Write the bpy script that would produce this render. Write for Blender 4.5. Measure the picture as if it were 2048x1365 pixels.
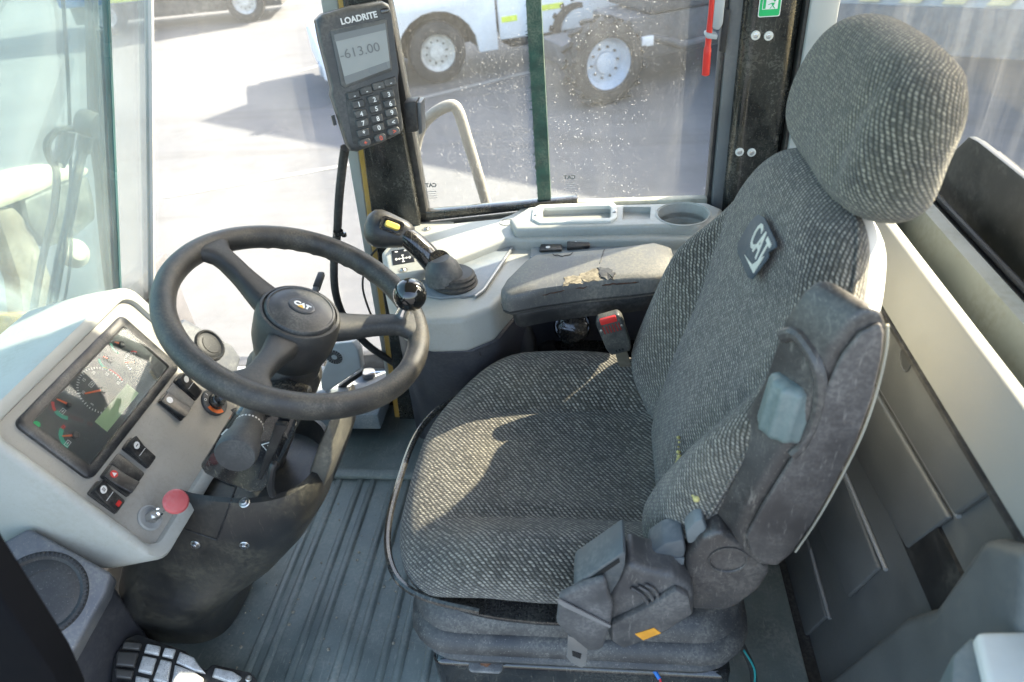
import bpy, bmesh, math, random
from mathutils import Vector, Matrix
random.seed(7)
for o in list(bpy.data.objects): bpy.data.objects.remove(o)
sc = bpy.context.scene
col = sc.collection
V = Vector
# ------------------------------------------------------------------ camera
W_, H_ = 2048.0, 1365.0
F_ = 1400.0
CAM = V((0, 0, 1.3))
def _cam_axes(v1=(1190, -330), rho=5.5):
    r = math.radians(rho)
    d = lambda x, y: V((x-1024, -(y-682.5), -F_))
    Y = d(*v1).normalized()
    g = (math.sin(r), -math.cos(r))
    t = -F_*F_/((v1[0]-1024)*g[0]-(v1[1]-682.5)*g[1])
    Z = (-V((g[0]*t, g[1]*t, -F_))).normalized()
    X = Y.cross(Z)
    return Matrix((X, Y, Z))
RC = _cam_axes()
cd = bpy.data.cameras.new('camera')
cam = bpy.data.objects.new('camera', cd)
col.objects.link(cam)
cam.matrix_world = Matrix.Translation(CAM) @ RC.to_4x4()
cd.sensor_width = 36.0
cd.lens = F_/W_*36.0
cd.clip_start = 0.02
cd.clip_end = 800
cd.dof.use_dof = True
cd.dof.focus_distance = 1.32
cd.dof.aperture_fstop = 5.0
sc.camera = cam
# ------------------------------------------------------------------ sky + sun
SUN_AZ = math.radians(33)     # measured from +X towards +Y
SUN_EL = math.radians(36.5)
sdir = V((math.cos(SUN_AZ)*math.cos(SUN_EL), math.sin(SUN_AZ)*math.cos(SUN_EL), math.sin(SUN_EL)))
wd = bpy.data.worlds.new('World')
sc.world = wd
wd.use_nodes = True
wn = wd.node_tree
sky = wn.nodes.new('ShaderNodeTexSky')
sky.sky_type = 'NISHITA'
sky.sun_disc = False
sky.sun_elevation = SUN_EL
sky.sun_rotation = math.pi/2-SUN_AZ
sky.air_density = 1.0
sky.dust_density = 3.0
sky.ozone_density = 0.4
bg = wn.nodes['Background']
bg.inputs['Strength'].default_value = 0.15
wn.links.new(sky.outputs[0], bg.inputs['Color'])
sl = bpy.data.lights.new('sun', 'SUN')
sl.energy = 5.0
sl.angle = math.radians(0.55)
sl.color = (1.0, 0.91, 0.75)
so = bpy.data.objects.new('sun', sl)
col.objects.link(so)
so.rotation_euler = sdir.to_track_quat('Z', 'Y').to_euler()
sc.view_settings.view_transform = 'Standard'
sc.view_settings.look = 'None'
sc.view_settings.exposure = 2.78
sc.view_settings.gamma = 1.0
sc.view_settings.use_white_balance = True
sc.view_settings.white_balance_temperature = 6850
sc.view_settings.white_balance_tint = 10
sc.render.engine = 'CYCLES'
sc.cycles.max_bounces = 6
sc.cycles.diffuse_bounces = 3
sc.cycles.glossy_bounces = 3
sc.cycles.caustics_reflective = False
sc.cycles.caustics_refractive = False
sc.cycles.transparent_max_bounces = 12

# ------------------------------------------------------------------ helpers: points
def ray(px, py):
    return (RC @ V((px-1024, -(py-682.5), -F_))).normalized()
def U(px, py, x=None, y=None, z=None, pl=None):
    """the point of the place seen at a photograph pixel, on a given plane of the cab"""
    v = ray(px, py)
    if z is not None: return CAM+v*((z-CAM.z)/v.z)
    if y is not None: return CAM+v*((y-CAM.y)/v.y)
    if x is not None: return CAM+v*((x-CAM.x)/v.x)
    p0, n = pl
    return CAM+v*((p0-CAM).dot(n)/v.dot(n))
def lerp(a, b, t): return a+(b-a)*t
def sstep(a, b, x):
    t = max(0., min(1., (x-a)/(b-a)))
    return t*t*(3-2*t)
class Fr:
    """a local frame: origin, right, up, normal"""
    def __init__(s, o, r, u, n=None):
        s.o = V(o); s.r = V(r).normalized()
        u = V(u); u = (u-s.r*u.dot(s.r)).normalized()
        s.u = u
        s.n = s.r.cross(s.u) if n is None else V(n)
    def p(s, a, b, c=0.): return s.o+s.r*a+s.u*b+s.n*c
    def at(s, a, b, c=0.): return Fr(s.p(a, b, c), s.r, s.u, s.n)
WF = Fr((0, 0, 0), (1, 0, 0), (0, 1, 0))

# ------------------------------------------------------------------ helpers: materials
MATS = {}
def nd(nt, t, **k):
    n = nt.nodes.new(t)
    for a, b in k.items(): setattr(n, a, b)
    return n
def mixc(nt, a, b, fac):
    m = nd(nt, 'ShaderNodeMix', data_type='RGBA')
    for i, v in ((0, fac), (6, a), (7, b)):
        if isinstance(v, (tuple, list)): m.inputs[i].default_value = (*v[:3], 1)
        elif isinstance(v, (int, float)): m.inputs[i].default_value = v
        else: nt.links.new(v, m.inputs[i])
    return m.outputs[2]
def mth(nt, op, a, b=None, c=None):
    m = nd(nt, 'ShaderNodeMath', operation=op)
    for i, v in enumerate((a, b, c)):
        if v is None: continue
        if isinstance(v, (int, float)): m.inputs[i].default_value = v
        else: nt.links.new(v, m.inputs[i])
    return m.outputs[0]
def mrange(nt, v, a, b, c=0., d=1.):
    m = nd(nt, 'ShaderNodeMapRange')
    m.inputs[1].default_value = a; m.inputs[2].default_value = b
    m.inputs[3].default_value = c; m.inputs[4].default_value = d
    nt.links.new(v, m.inputs[0])
    return m.outputs[0]
def noise(nt, scale, detail=4, rough=.6, vec=None, dist=0):
    n = nd(nt, 'ShaderNodeTexNoise')
    n.inputs['Scale'].default_value = scale; n.inputs['Detail'].default_value = detail
    n.inputs['Roughness'].default_value = rough; n.inputs['Distortion'].default_value = dist
    if vec is None:
        tc = nd(nt, 'ShaderNodeTexCoord'); vec = tc.outputs['Object']
    nt.links.new(vec, n.inputs['Vector'])
    return n.outputs['Fac']
def base(name):
    m = bpy.data.materials.new(name); m.use_nodes = True
    nt = m.node_tree
    return m, nt, nt.nodes['Principled BSDF']
def bump(nt, b, h, strength, dist=.001):
    bn = nd(nt, 'ShaderNodeBump')
    bn.inputs['Strength'].default_value = strength; bn.inputs['Distance'].default_value = dist
    nt.links.new(h, bn.inputs['Height']); nt.links.new(bn.outputs[0], b.inputs['Normal'])
def mat(name, c, rough=.5, metal=0., var=.12, vs=9., dust=0., dc=(.42, .40, .35), ds=6., grain=0., gs=900., spec=.5, coat=0., scr=0., speck=0.):
    """painted / moulded surface: colour drift, patches of dust, scuffs and fine grain"""
    if name in MATS: return MATS[name]
    m, nt, b = base(name)
    n1 = noise(nt, vs, 2)
    dark = tuple(x*(1-var) for x in c); light = tuple(min(1, x*(1+var)) for x in c)
    cc = mixc(nt, dark, light, mrange(nt, n1, .3, .7))
    r = mrange(nt, n1, .3, .75, rough*.85, min(1, rough*1.2))
    if dust > 0:
        d1 = noise(nt, ds, 3, .72); d2 = noise(nt, ds*22, 1, .7)
        f = mth(nt, 'MULTIPLY', mrange(nt, d1, .40, .66), mrange(nt, d2, .38, .66, .25, 1.))
        f = mth(nt, 'MULTIPLY', f, dust)
        cc = mixc(nt, cc, dc, f)
        r = mth(nt, 'ADD', r, mth(nt, 'MULTIPLY', f, .5))
    if speck > 0:
        cc = mixc(nt, cc, dc, mth(nt, 'MULTIPLY', mrange(nt, noise(nt, 420, 1, .5), .66, .72), speck))
    if scr > 0:
        tc = nd(nt, 'ShaderNodeTexCoord'); mp = nd(nt, 'ShaderNodeMapping')
        mp.inputs['Scale'].default_value = (60, 8, 10); mp.inputs['Rotation'].default_value = (.4, .8, .6)
        nt.links.new(tc.outputs['Object'], mp.inputs[0])
        s1 = noise(nt, 3., 3, .75, mp.outputs[0])
        cc = mixc(nt, cc, dc, mth(nt, 'MULTIPLY', mrange(nt, s1, .60, .70), scr))
    nt.links.new(cc, b.inputs['Base Color']); nt.links.new(r, b.inputs['Roughness'])
    b.inputs['Metallic'].default_value = metal
    b.inputs['Specular IOR Level'].default_value = spec
    b.inputs['Coat Weight'].default_value = coat
    b.inputs['Coat Roughness'].default_value = .08
    if grain > 0: bump(nt, b, noise(nt, gs, 1, .6), grain, .0006)
    MATS[name] = m
    return m
def emis(name, c, s):
    m, nt, b = base(name)
    b.inputs['Base Color'].default_value = (*c, 1); b.inputs['Emission Color'].default_value = (*c, 1)
    b.inputs['Emission Strength'].default_value = s; b.inputs['Roughness'].default_value = .3
    return m
def glass(name, tint=(.9, .95, .94), dirt=.1, specks=.0, streak=.0, dcol=(.75, .75, .72), refl=1.0):
    """clear pane with a film of dust, dried drops and wiped streaks"""
    m = bpy.data.materials.new(name); m.use_nodes = True
    nt = m.node_tree; nt.nodes.clear()
    out = nd(nt, 'ShaderNodeOutputMaterial')
    tr = nd(nt, 'ShaderNodeBsdfTransparent'); tr.inputs[0].default_value = (*tint, 1)
    gl = nd(nt, 'ShaderNodeBsdfGlossy'); gl.inputs['Roughness'].default_value = .02
    gl.inputs[0].default_value = (1, 1, 1, 1)
    fr = nd(nt, 'ShaderNodeFresnel'); fr.inputs[0].default_value = 1.3
    mx = nd(nt, 'ShaderNodeMixShader')
    nt.links.new(mth(nt, 'MULTIPLY', fr.outputs[0], .55*refl), mx.inputs[0])
    nt.links.new(tr.outputs[0], mx.inputs[1]); nt.links.new(gl.outputs[0], mx.inputs[2])
    df = nd(nt, 'ShaderNodeBsdfDiffuse'); df.inputs[0].default_value = (*dcol, 1)
    tl = nd(nt, 'ShaderNodeBsdfTranslucent'); tl.inputs[0].default_value = (*dcol, 1)
    dm = nd(nt, 'ShaderNodeMixShader'); dm.inputs[0].default_value = .6
    nt.links.new(df.outputs[0], dm.inputs[1]); nt.links.new(tl.outputs[0], dm.inputs[2])
    f = mth(nt, 'MULTIPLY', mrange(nt, noise(nt, 3.2, 3, .7), .3, .75, .35, 1.2), dirt)
    if streak > 0:
        tc = nd(nt, 'ShaderNodeTexCoord'); mp = nd(nt, 'ShaderNodeMapping')
        mp.inputs['Scale'].default_value = (26, 26, 1.2)
        nt.links.new(tc.outputs['Object'], mp.inputs[0])
        s1 = noise(nt, 1.5, 3, .7, mp.outputs[0])
        f = mth(nt, 'ADD', f, mth(nt, 'MULTIPLY', mrange(nt, s1, .45, .8), streak))
    if specks > 0:
        s2 = noise(nt, 210, 1, .5); s3 = noise(nt, 620, 1, .5); s4 = noise(nt, 4.5, 2, .6)
        a = mth(nt, 'MAXIMUM', mrange(nt, s2, .68, .74), mth(nt, 'MULTIPLY', mrange(nt, s3, .62, .72), .6))
        a = mth(nt, 'MULTIPLY', a, mrange(nt, s4, .36, .62))
        f = mth(nt, 'ADD', f, mth(nt, 'MULTIPLY', a, specks))
    f = mth(nt, 'MINIMUM', f, .92)
    m2 = nd(nt, 'ShaderNodeMixShader')
    nt.links.new(f, m2.inputs[0]); nt.links.new(mx.outputs[0], m2.inputs[1]); nt.links.new(dm.outputs[0], m2.inputs[2])
    nt.links.new(m2.outputs[0], out.inputs[0])
    MATS[name] = m
    return m
def fabric(name, dark, light, sx, sy, dust=.3, fleck=.5, dscale=5., dcol=(.40, .36, .25)):
    """woven upholstery: staggered light flecks on dark yarn, worn and dusty in patches (UV in metres)"""
    m, nt, b = base(name)
    uv = nd(nt, 'ShaderNodeUVMap')
    jit = nd(nt, 'ShaderNodeTexNoise'); jit.inputs['Scale'].default_value = 60.; jit.inputs['Detail'].default_value = 1
    nt.links.new(uv.outputs[0], jit.inputs['Vector'])
    jv = nd(nt, 'ShaderNodeVectorMath', operation='MULTIPLY_ADD')
    nt.links.new(jit.outputs['Color'], jv.inputs[0]); jv.inputs[1].default_value = (.0045, .0035, 0); nt.links.new(uv.outputs[0], jv.inputs[2])
    sp = nd(nt, 'ShaderNodeSeparateXYZ'); nt.links.new(jv.outputs[0], sp.inputs[0])
    row = mth(nt, 'DIVIDE', sp.outputs[1], sy)
    ri = mth(nt, 'FLOOR', row)
    xo = mth(nt, 'ADD', mth(nt, 'DIVIDE', sp.outputs[0], sx), mth(nt, 'MULTIPLY', ri, .5))
    fx = mth(nt, 'FRACT', xo); fy = mth(nt, 'FRACT', row)
    # slanted fleck within the cell
    dx = mth(nt, 'ABSOLUTE', mth(nt, 'SUBTRACT', mth(nt, 'ADD', fx, mth(nt, 'MULTIPLY', mth(nt, 'SUBTRACT', fy, .5), .5)), .5))
    dy = mth(nt, 'ABSOLUTE', mth(nt, 'SUBTRACT', fy, .5))
    a = mrange(nt, dx, .34, .16); c = mrange(nt, dy, .46, .26)
    fl = mth(nt, 'MULTIPLY', a, c)
    # per fleck brightness
    wv = nd(nt, 'ShaderNodeTexWhiteNoise', noise_dimensions='2D')
    cb = nd(nt, 'ShaderNodeCombineXYZ'); nt.links.new(mth(nt, 'FLOOR', xo), cb.inputs[0]); nt.links.new(ri, cb.inputs[1])
    nt.links.new(cb.outputs[0], wv.inputs['Vector'])
    fl2 = mth(nt, 'MULTIPLY', fl, mrange(nt, wv.outputs[0], 0, 1, .15, 1.))
    # thread-fine hairs
    hair = noise(nt, 1500, 1, .6, uv.outputs[0])
    fl2 = mth(nt, 'MULTIPLY', fl2, mrange(nt, hair, .3, .65, .6, 1.15))
    big = noise(nt, 12, 2, .65, uv.outputs[0])
    dk = mixc(nt, tuple(x*.7 for x in dark), tuple(x*1.5 for x in dark), mrange(nt, big, .3, .7))
    cc = mixc(nt, dk, light, mth(nt, 'MULTIPLY', fl2, fleck))
    d1 = noise(nt, dscale, 4, .7); d2 = noise(nt, 260, 1, .6, uv.outputs[0])
    df = mth(nt, 'MULTIPLY', mth(nt, 'MULTIPLY', mrange(nt, d1, .38, .75, .12, 1.), mrange(nt, d2, .3, .7, .4, 1.)), dust)
    cc = mixc(nt, cc, dcol, df)
    nt.links.new(cc, b.inputs['Base Color'])
    b.inputs['Roughness'].default_value = .95; b.inputs['Specular IOR Level'].default_value = .1
    b.inputs['Sheen Weight'].default_value = .25; b.inputs['Sheen Roughness'].default_value = .6
    bump(nt, b, mth(nt, 'ADD', fl, mth(nt, 'MULTIPLY', hair, .5)), .8, .0018)
    MATS[name] = m
    return m

# ------------------------------------------------------------------ helpers: meshes
class MB:
    def __init__(s): s.v = []; s.f = []; s.uv = {}
    def add(s, vs, fs, uvs=None):
        k = len(s.v); s.v += [V(p) for p in vs]; s.f += [tuple(i+k for i in f) for f in fs]
        if uvs:
            for i, q in enumerate(uvs): s.uv[k+i] = q
        return s
    def box(s, fr, a, b, c):
        """a,b,c = (lo,hi) along right, up, normal of the frame"""
        vs = [fr.p(x, y, z) for z in c for y in b for x in a]
        return s.add(vs, [(0, 2, 3, 1), (4, 5, 7, 6), (0, 1, 5, 4), (2, 6, 7, 3), (0, 4, 6, 2), (1, 3, 7, 5)])
    def prism(s, pts, vec):
        n = len(pts); pts = [V(p) for p in pts]
        nn = V((0, 0, 0))
        for i in range(n): nn += (pts[i]-pts[0]).cross(pts[(i+1) % n]-pts[0])
        if nn.dot(vec) > 0: pts = pts[::-1]
        vs = pts+[p+vec for p in pts]
        return s.add(vs, [tuple(range(n)), tuple(range(2*n-1, n-1, -1))]+[((i+1) % n, i, i+n, (i+1) % n+n) for i in range(n)])
    def loft(s, rings, cap=True, closed=True, uvs=None):
        n = len(rings[0]); k = len(rings)
        vs = [p for r in rings for p in r]
        fs = []
        m = n if closed else n-1
        for j in range(k-1):
            for i in range(m): fs.append((j*n+i, j*n+(i+1) % n, (j+1)*n+(i+1) % n, (j+1)*n+i))
        if cap: fs += [tuple(range(n-1, -1, -1)), tuple(range((k-1)*n, k*n))]
        return s.add(vs, fs, uvs)
    def tube(s, path, r, n=10, cap=True, closed=False):
        path = [V(p) for p in path]; k = len(path)
        rr = r if isinstance(r, (list, tuple)) else [r]*k
        T = []
        for i in range(k):
            if closed: t = path[(i+1) % k]-path[i-1]
            else: t = path[min(i+1, k-1)]-path[max(i-1, 0)]
            T.append(t.normalized())
        a = T[0].orthogonal().normalized(); rings = []
        for i in range(k):
            a = (a-T[i]*a.dot(T[i])).normalized(); b = T[i].cross(a)
            rings.append([path[i]+(a*math.cos(2*math.pi*j/n)+b*math.sin(2*math.pi*j/n))*rr[i] for j in range(n)])
        if closed: rings.append(rings[0]); cap = False
        return s.loft(rings, cap)
    def lathe(s, prof, o, axis, n=32, a0=None, cap=True):
        """prof = [(radius, height along axis)]"""
        ax = V(axis).normalized(); u = ax.orthogonal().normalized() if a0 is None else (V(a0)-ax*V(a0).dot(ax)).normalized(); w = ax.cross(u)
        rings = [[V(o)+ax*h+(u*math.cos(2*math.pi*j/n)+w*math.sin(2*math.pi*j/n))*max(r, 1e-5) for j in range(n)] for r, h in prof]
        return s.loft(rings, cap)
    def build(s, name, m, parent=None, bevel=0., seg=2, smooth=35, sub=0, kind=None):
        me = bpy.data.meshes.new(name)
        off = parent.matrix_world.translation if parent else V((0, 0, 0))
        if parent:
            off = V((0, 0, 0)); q = parent
            while q: off += q.location; q = q.parent
        me.from_pydata([tuple(p-off) for p in s.v], [], s.f)
        bm = bmesh.new(); bm.from_mesh(me)
        if s.uv:
            bm.verts.ensure_lookup_table(); L = bm.loops.layers.uv.new('UVMap')
            for f in bm.faces:
                for l in f.loops: l[L].uv = s.uv.get(l.vert.index, (0, 0))
        if not s.uv: bmesh.ops.remove_doubles(bm, verts=bm.verts, dist=1e-6)
        bmesh.ops.recalc_face_normals(bm, faces=bm.faces)
        if bevel > 0:
            es = [e for e in bm.edges if len(e.link_faces) == 2 and e.calc_face_angle(0) > math.radians(28)]
            bmesh.ops.bevel(bm, geom=es, offset=bevel, segments=seg, profile=.5, affect='EDGES', clamp_overlap=True)
        bm.to_mesh(me); bm.free()
        me.polygons.foreach_set('use_smooth', [True]*len(me.polygons))
        me.set_sharp_from_angle(angle=math.radians(smooth))
        if m is not None: me.materials.append(m)
        o = bpy.data.objects.new(name, me); col.objects.link(o)
        if parent: o.parent = parent
        if kind: o['kind'] = kind
        if sub:
            md = o.modifiers.new('sub', 'SUBSURF'); md.levels = sub; md.render_levels = sub
        return o
def tag(o, label, cat, group=None):
    o['label'] = label; o['category'] = cat
    if group: o['group'] = group
    return o
def thing(name, loc, label, cat, group=None):
    o = bpy.data.objects.new(name, None); o.empty_display_size = .05
    o.location = loc; col.objects.link(o)
    return tag(o, label, cat, group)
def struct(o): o['kind'] = 'structure'; return o
def text(body, fr, size, m, name, parent, h=.0006, align='CENTER', sxy=(1, 1), shear=0., bold=0.):
    cu = bpy.data.curves.new('t', 'FONT'); cu.body = body; cu.size = size; cu.align_x = align; cu.align_y = 'CENTER'
    cu.extrude = h; cu.resolution_u = 3; cu.shear = shear; cu.offset = bold
    to = bpy.data.objects.new('t', cu); col.objects.link(to)
    dg = bpy.context.evaluated_depsgraph_get()
    me = bpy.data.meshes.new_from_object(to.evaluated_get(dg))
    b = MB(); b.add([fr.p(v.co.x*sxy[0], v.co.y*sxy[1], v.co.z+h) for v in me.vertices], [tuple(p.vertices) for p in me.polygons])
    bpy.data.objects.remove(to); bpy.data.curves.remove(cu); bpy.data.meshes.remove(me)
    return b.build(name, m, parent)
def cut(o, cutters):
    for c in cutters:
        md = o.modifiers.new('b', 'BOOLEAN'); md.operation = 'DIFFERENCE'; md.solver = 'EXACT'; md.object = c
    bpy.context.view_layer.update()
    dg = bpy.context.evaluated_depsgraph_get()
    me = bpy.data.meshes.new_from_object(o.evaluated_get(dg))
    o.modifiers.clear(); old = o.data; o.data = me; bpy.data.meshes.remove(old)
    me.polygons.foreach_set('use_smooth', [True]*len(me.polygons)); me.set_sharp_from_angle(angle=math.radians(32))
    for c in cutters: bpy.data.objects.remove(c)
    return o
def smooth_path(pts, n=8):
    """Catmull-Rom through points"""
    pts = [V(p) for p in pts]; out = []
    P = [pts[0]*2-pts[1]]+pts+[pts[-1]*2-pts[-2]]
    for i in range(1, len(P)-2):
        a, b, c, d = P[i-1], P[i], P[i+1], P[i+2]
        for k in range(n):
            t = k/n
            out.append(.5*((2*b)+(c-a)*t+(2*a-5*b+4*c-d)*t*t+(3*b-a-3*c+d)*t**3))
    out.append(pts[-1])
    return out
def closed_path(pts, n=6):
    pts = [V(p) for p in pts]; out = []; k = len(pts)
    for i in range(k):
        a, b, c, d = pts[i-1], pts[i], pts[(i+1) % k], pts[(i+2) % k]
        for j in range(n):
            t = j/n
            out.append(.5*((2*b)+(c-a)*t+(2*a-5*b+4*c-d)*t*t+(3*b-a-3*c+d)*t**3))
    return out
def rrect(fr, a, b, r, n=5, c=0.):
    """rounded rectangle outline in a frame; a,b=(lo,hi)"""
    pts = []
    for (cx, cy, s) in ((a[1]-r, b[1]-r, 0), (a[0]+r, b[1]-r, 1), (a[0]+r, b[0]+r, 2), (a[1]-r, b[0]+r, 3)):
        for i in range(n+1):
            t = (s+i/n)*math.pi/2
            pts.append(fr.p(cx+r*math.cos(t), cy+r*math.sin(t), c))
    return pts
def cylpts(fr, r, n=32, c=0.): return [fr.p(r*math.cos(2*math.pi*i/n), r*math.sin(2*math.pi*i/n), c) for i in range(n)]
def screw(parent, p, n, r, m, name='screw'):
    f = Fr(p, V(n).orthogonal(), V(n).cross(V(n).orthogonal())); 
    if f.n.dot(V(n)) < 0: f = Fr(p, -f.r, f.u)
    b = MB().lathe([(r, -.002), (r, r*.35), (r*.75, r*.62), (r*.42, r*.62), (r*.40, r*.2)], p, n, 14)
    return b.build(name, m, parent)

# ------------------------------------------------------------------ materials
LIGHT = mat('light_plastic', (.385, .39, .36), .40, var=.06, dust=.35, dc=(.30, .275, .21), ds=6, grain=.15, scr=.22, speck=.35)
LIGHT2 = mat('light_plastic_panel', (.315, .305, .275), .48, var=.07, dust=.3, dc=(.20, .18, .14), grain=.2, scr=.15, speck=.3)
PALE = mat('pale_ledge', (.215, .215, .20), .6, var=.06, dust=.2, dc=(.28, .26, .2), grain=.12, speck=.3)
TROUGH = mat('trough_plastic', (.20, .22, .20), .5, var=.18, vs=5, dust=.35, dc=(.12, .10, .07), ds=5, scr=.3)
DARKP = mat('dark_plastic', (.022, .023, .024), .38, var=.2, dust=.5, dc=(.20, .18, .145), ds=7, grain=.3, scr=.35, speck=.4)
PANEL = mat('console_side_plastic', (.045, .046, .055), .5, var=.12, dust=.12, grain=.2)
REAR = mat('rear_panel_plastic', (.100, .105, .105), .42, var=.12, dust=.22, dc=(.20, .19, .17), grain=.3, gs=700, scr=.12, speck=.2)
BELLOW = mat('bellows_rubber', (.036, .036, .037), .45, var=.25, dust=.5, dc=(.27, .255, .22), ds=10, grain=.4, speck=.5)
ARM = mat('armrest_skin', (.046, .041, .038), .33, var=.35, dust=.4, dc=(.25, .22, .185), ds=8, grain=.3, scr=.5, speck=.4)
WHEEL = mat('wheel_skin', (.026, .0245, .023), .38, var=.25, dust=.45, dc=(.20, .175, .13), ds=16, grain=.6, gs=1600, speck=.25)
BLACK = mat('black_gloss', (.012, .012, .013), .16, var=.2, dust=.22, dc=(.26, .24, .19), ds=9, coat=.5, scr=.25, speck=.25)
BLACKM = mat('black_matt', (.014, .014, .015), .5, var=.2, dust=.18)
RUBBER = mat('black_rubber', (.018, .018, .019), .6, var=.2, dust=.3, dc=(.2, .19, .16))
POST = mat('post_paint', (.016, .017, .016), .2, var=.2, dust=.25, dc=(.22, .21, .17), ds=9, coat=.3, scr=.3, speck=.3)
OCHRE = mat('ochre_paint', (.42, .24, .045), .45, dust=.2)
STEEL = mat('steel', (.55, .55, .54), .3, metal=1., var=.15)
CHROME = mat('chrome', (.8, .8, .8), .12, metal=1., var=.05)
PAD = mat('pad_vinyl', (.085, .085, .083), .45, var=.2, dust=.5, dc=(.30, .28, .225), ds=8, grain=.4, scr=.3, speck=.3)
FOAM = mat('torn_foam', (.20, .17, .12), .9, var=.5, vs=120, grain=.8, gs=300)
MAT_ = mat('rubber_mat', (.135, .163, .152), .45, var=.3, vs=7, dust=.6, dc=(.33, .33, .29), ds=6, grain=.3, scr=.5, speck=.45)
VENTM = mat('vent_plastic', (.088, .098, .118), .48, var=.1, dust=.35, dc=(.32, .32, .29), ds=9, grain=.2, scr=.25, speck=.3)
VENTD = mat('vent_dark', (.018, .020, .023), .5, var=.15, dust=.15, dc=(.16, .16, .15), ds=14, speck=.4)
PLATE = mat('switch_plate', (.18, .205, .225), .35, var=.15, dust=.5, dc=(.40, .38, .32), ds=12, scr=.2, speck=.3)
WHITEP = mat('white_print', (.75, .75, .73), .5, var=.03)
REDP = mat('red_plastic', (.55, .03, .025), .4, var=.1)
REDK = mat('red_knob', (.52, .085, .09), .42, var=.08, dust=.15)
ORANGE = mat('orange_print', (.8, .17, .03), .45, var=.05)
YELLOW = mat('yellow_plastic', (.75, .42, .03), .4, var=.08)
GREEN = mat('green_print', (.0, .42, .13), .4, var=.04)
TEAL = mat('teal_print', (.02, .35, .22), .4, var=.04)
GREYPR = mat('grey_print', (.16, .17, .17), .5, var=.1)
LABEL = mat('orange_label', (.75, .33, .04), .5, var=.15, vs=60)
F_SEAT = fabric('seat_weave', (.0225, .0200, .0175), (.56, .51, .42), .0074, .0044, dust=.26, fleck=.8)
F_BACK = fabric('back_weave', (.024, .0215, .018), (.56, .50, .40), .0066, .0041, dust=.30, fleck=.75)
F_HEAD = fabric('head_weave', (.026, .026, .022), (.54, .48, .35), .0064, .0041, dust=.38, fleck=.75, dcol=(.34, .30, .19))
G_FRONT = glass('glass_front', (.80, .93, .90), dirt=.10, streak=.08)
G_CORNER = glass('glass_corner', (.90, .95, .94), dirt=.10, streak=.14)
G_CLEAR = glass('glass_clear', (.97, .98, .98), dirt=.065, specks=.12)
G_SIDE = glass('glass_side', (.94, .96, .95), dirt=.03, specks=.38, streak=.02)
G_SIDE2 = glass('glass_side_left', (.94, .96, .95), dirt=.03, specks=.24, streak=.015)
G_REAR = glass('glass_rear', (.95, .97, .96), dirt=.03, specks=.08, streak=.06)
# ================================================================== the yard outside
GZ = -2.0
m, nt, b = base('yard_asphalt')
n1 = noise(nt, .35, 7, .65); n2 = noise(nt, 6, 6, .7); n3 = noise(nt, 120, 3, .6)
c = mixc(nt, (.060, .063, .070), (.088, .091, .098), mrange(nt, n1, .35, .68))
c = mixc(nt, c, (.115, .114, .11), mth(nt, 'MULTIPLY', mrange(nt, n2, .5, .8), .5))
c = mixc(nt, c, (.045, .046, .05), mth(nt, 'MULTIPLY', mrange(nt, n3, .5, .75), .35))
n4 = noise(nt, 1.1, 5, .75); c = mixc(nt, c, (.048, .049, .051), mth(nt, 'MULTIPLY', mrange(nt, n4, .52, .70), .7))
tc_ = nd(nt, 'ShaderNodeTexCoord'); mp2 = nd(nt, 'ShaderNodeMapping'); mp2.inputs['Scale'].default_value = (.12, 2.2, 1); mp2.inputs['Rotation'].default_value = (0, 0, .5)
nt.links.new(tc_.outputs['Object'], mp2.inputs[0]); c = mixc(nt, c, (.038, .038, .04), mth(nt, 'MULTIPLY', mrange(nt, noise(nt, 1., 4, .6, mp2.outputs[0]), .56, .68), .5))
nt.links.new(c, b.inputs['Base Color']); b.inputs['Roughness'].default_value = .85
bump(nt, b, n3, .3, .01)
ASPH = m
struct(MB().box(Fr((0, 0, GZ), (1, 0, 0), (0, 1, 0)), (-300, 300), (-300, 300), (-.3, 0)).build('ground', ASPH))
LINE = mat('worn_line_paint', (.19, .19, .185), .8, var=.2, vs=3, dust=.6, dc=(.16, .165, .17), ds=2.)
def mark(p, q, w):
    d = (q-p).normalized(); s = V((-d.y, d.x, 0))*w/2; up = V((0, 0, .004))
    return struct(MB().prism([p-s+up, q-s+up, q+s+up, p+s+up], V((0, 0, .003))).build('painted_line', LINE))
mark(U(455, 178, z=GZ), U(650, 130, z=GZ), .14)
mark(U(810, 205, z=GZ), U(1080, 140, z=GZ), .14)
mark(U(330, 395, z=GZ), U(700, 330, z=GZ), .10)
TYRE = mat('tyre_rubber', (.016, .0165, .018), .8, var=.2, dust=.25, dc=(.17, .165, .15), ds=5)
RIMW = mat('rim_worn_white', (.55, .54, .50), .5, var=.15, dust=.5, dc=(.16, .10, .07), ds=12)
RIMB = mat('rim_blue_grey', (.36, .42, .50), .5, var=.12, dust=.35)
TRUCKW = mat('truck_white', (.70, .71, .72), .35, var=.04, dust=.2, dc=(.4, .38, .34))
CHASS = mat('chassis_black', (.03, .03, .032), .6, var=.3, dust=.3)
HIVIS = mat('hivis_yellow', (.70, .78, .05), .5, var=.08)
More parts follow.
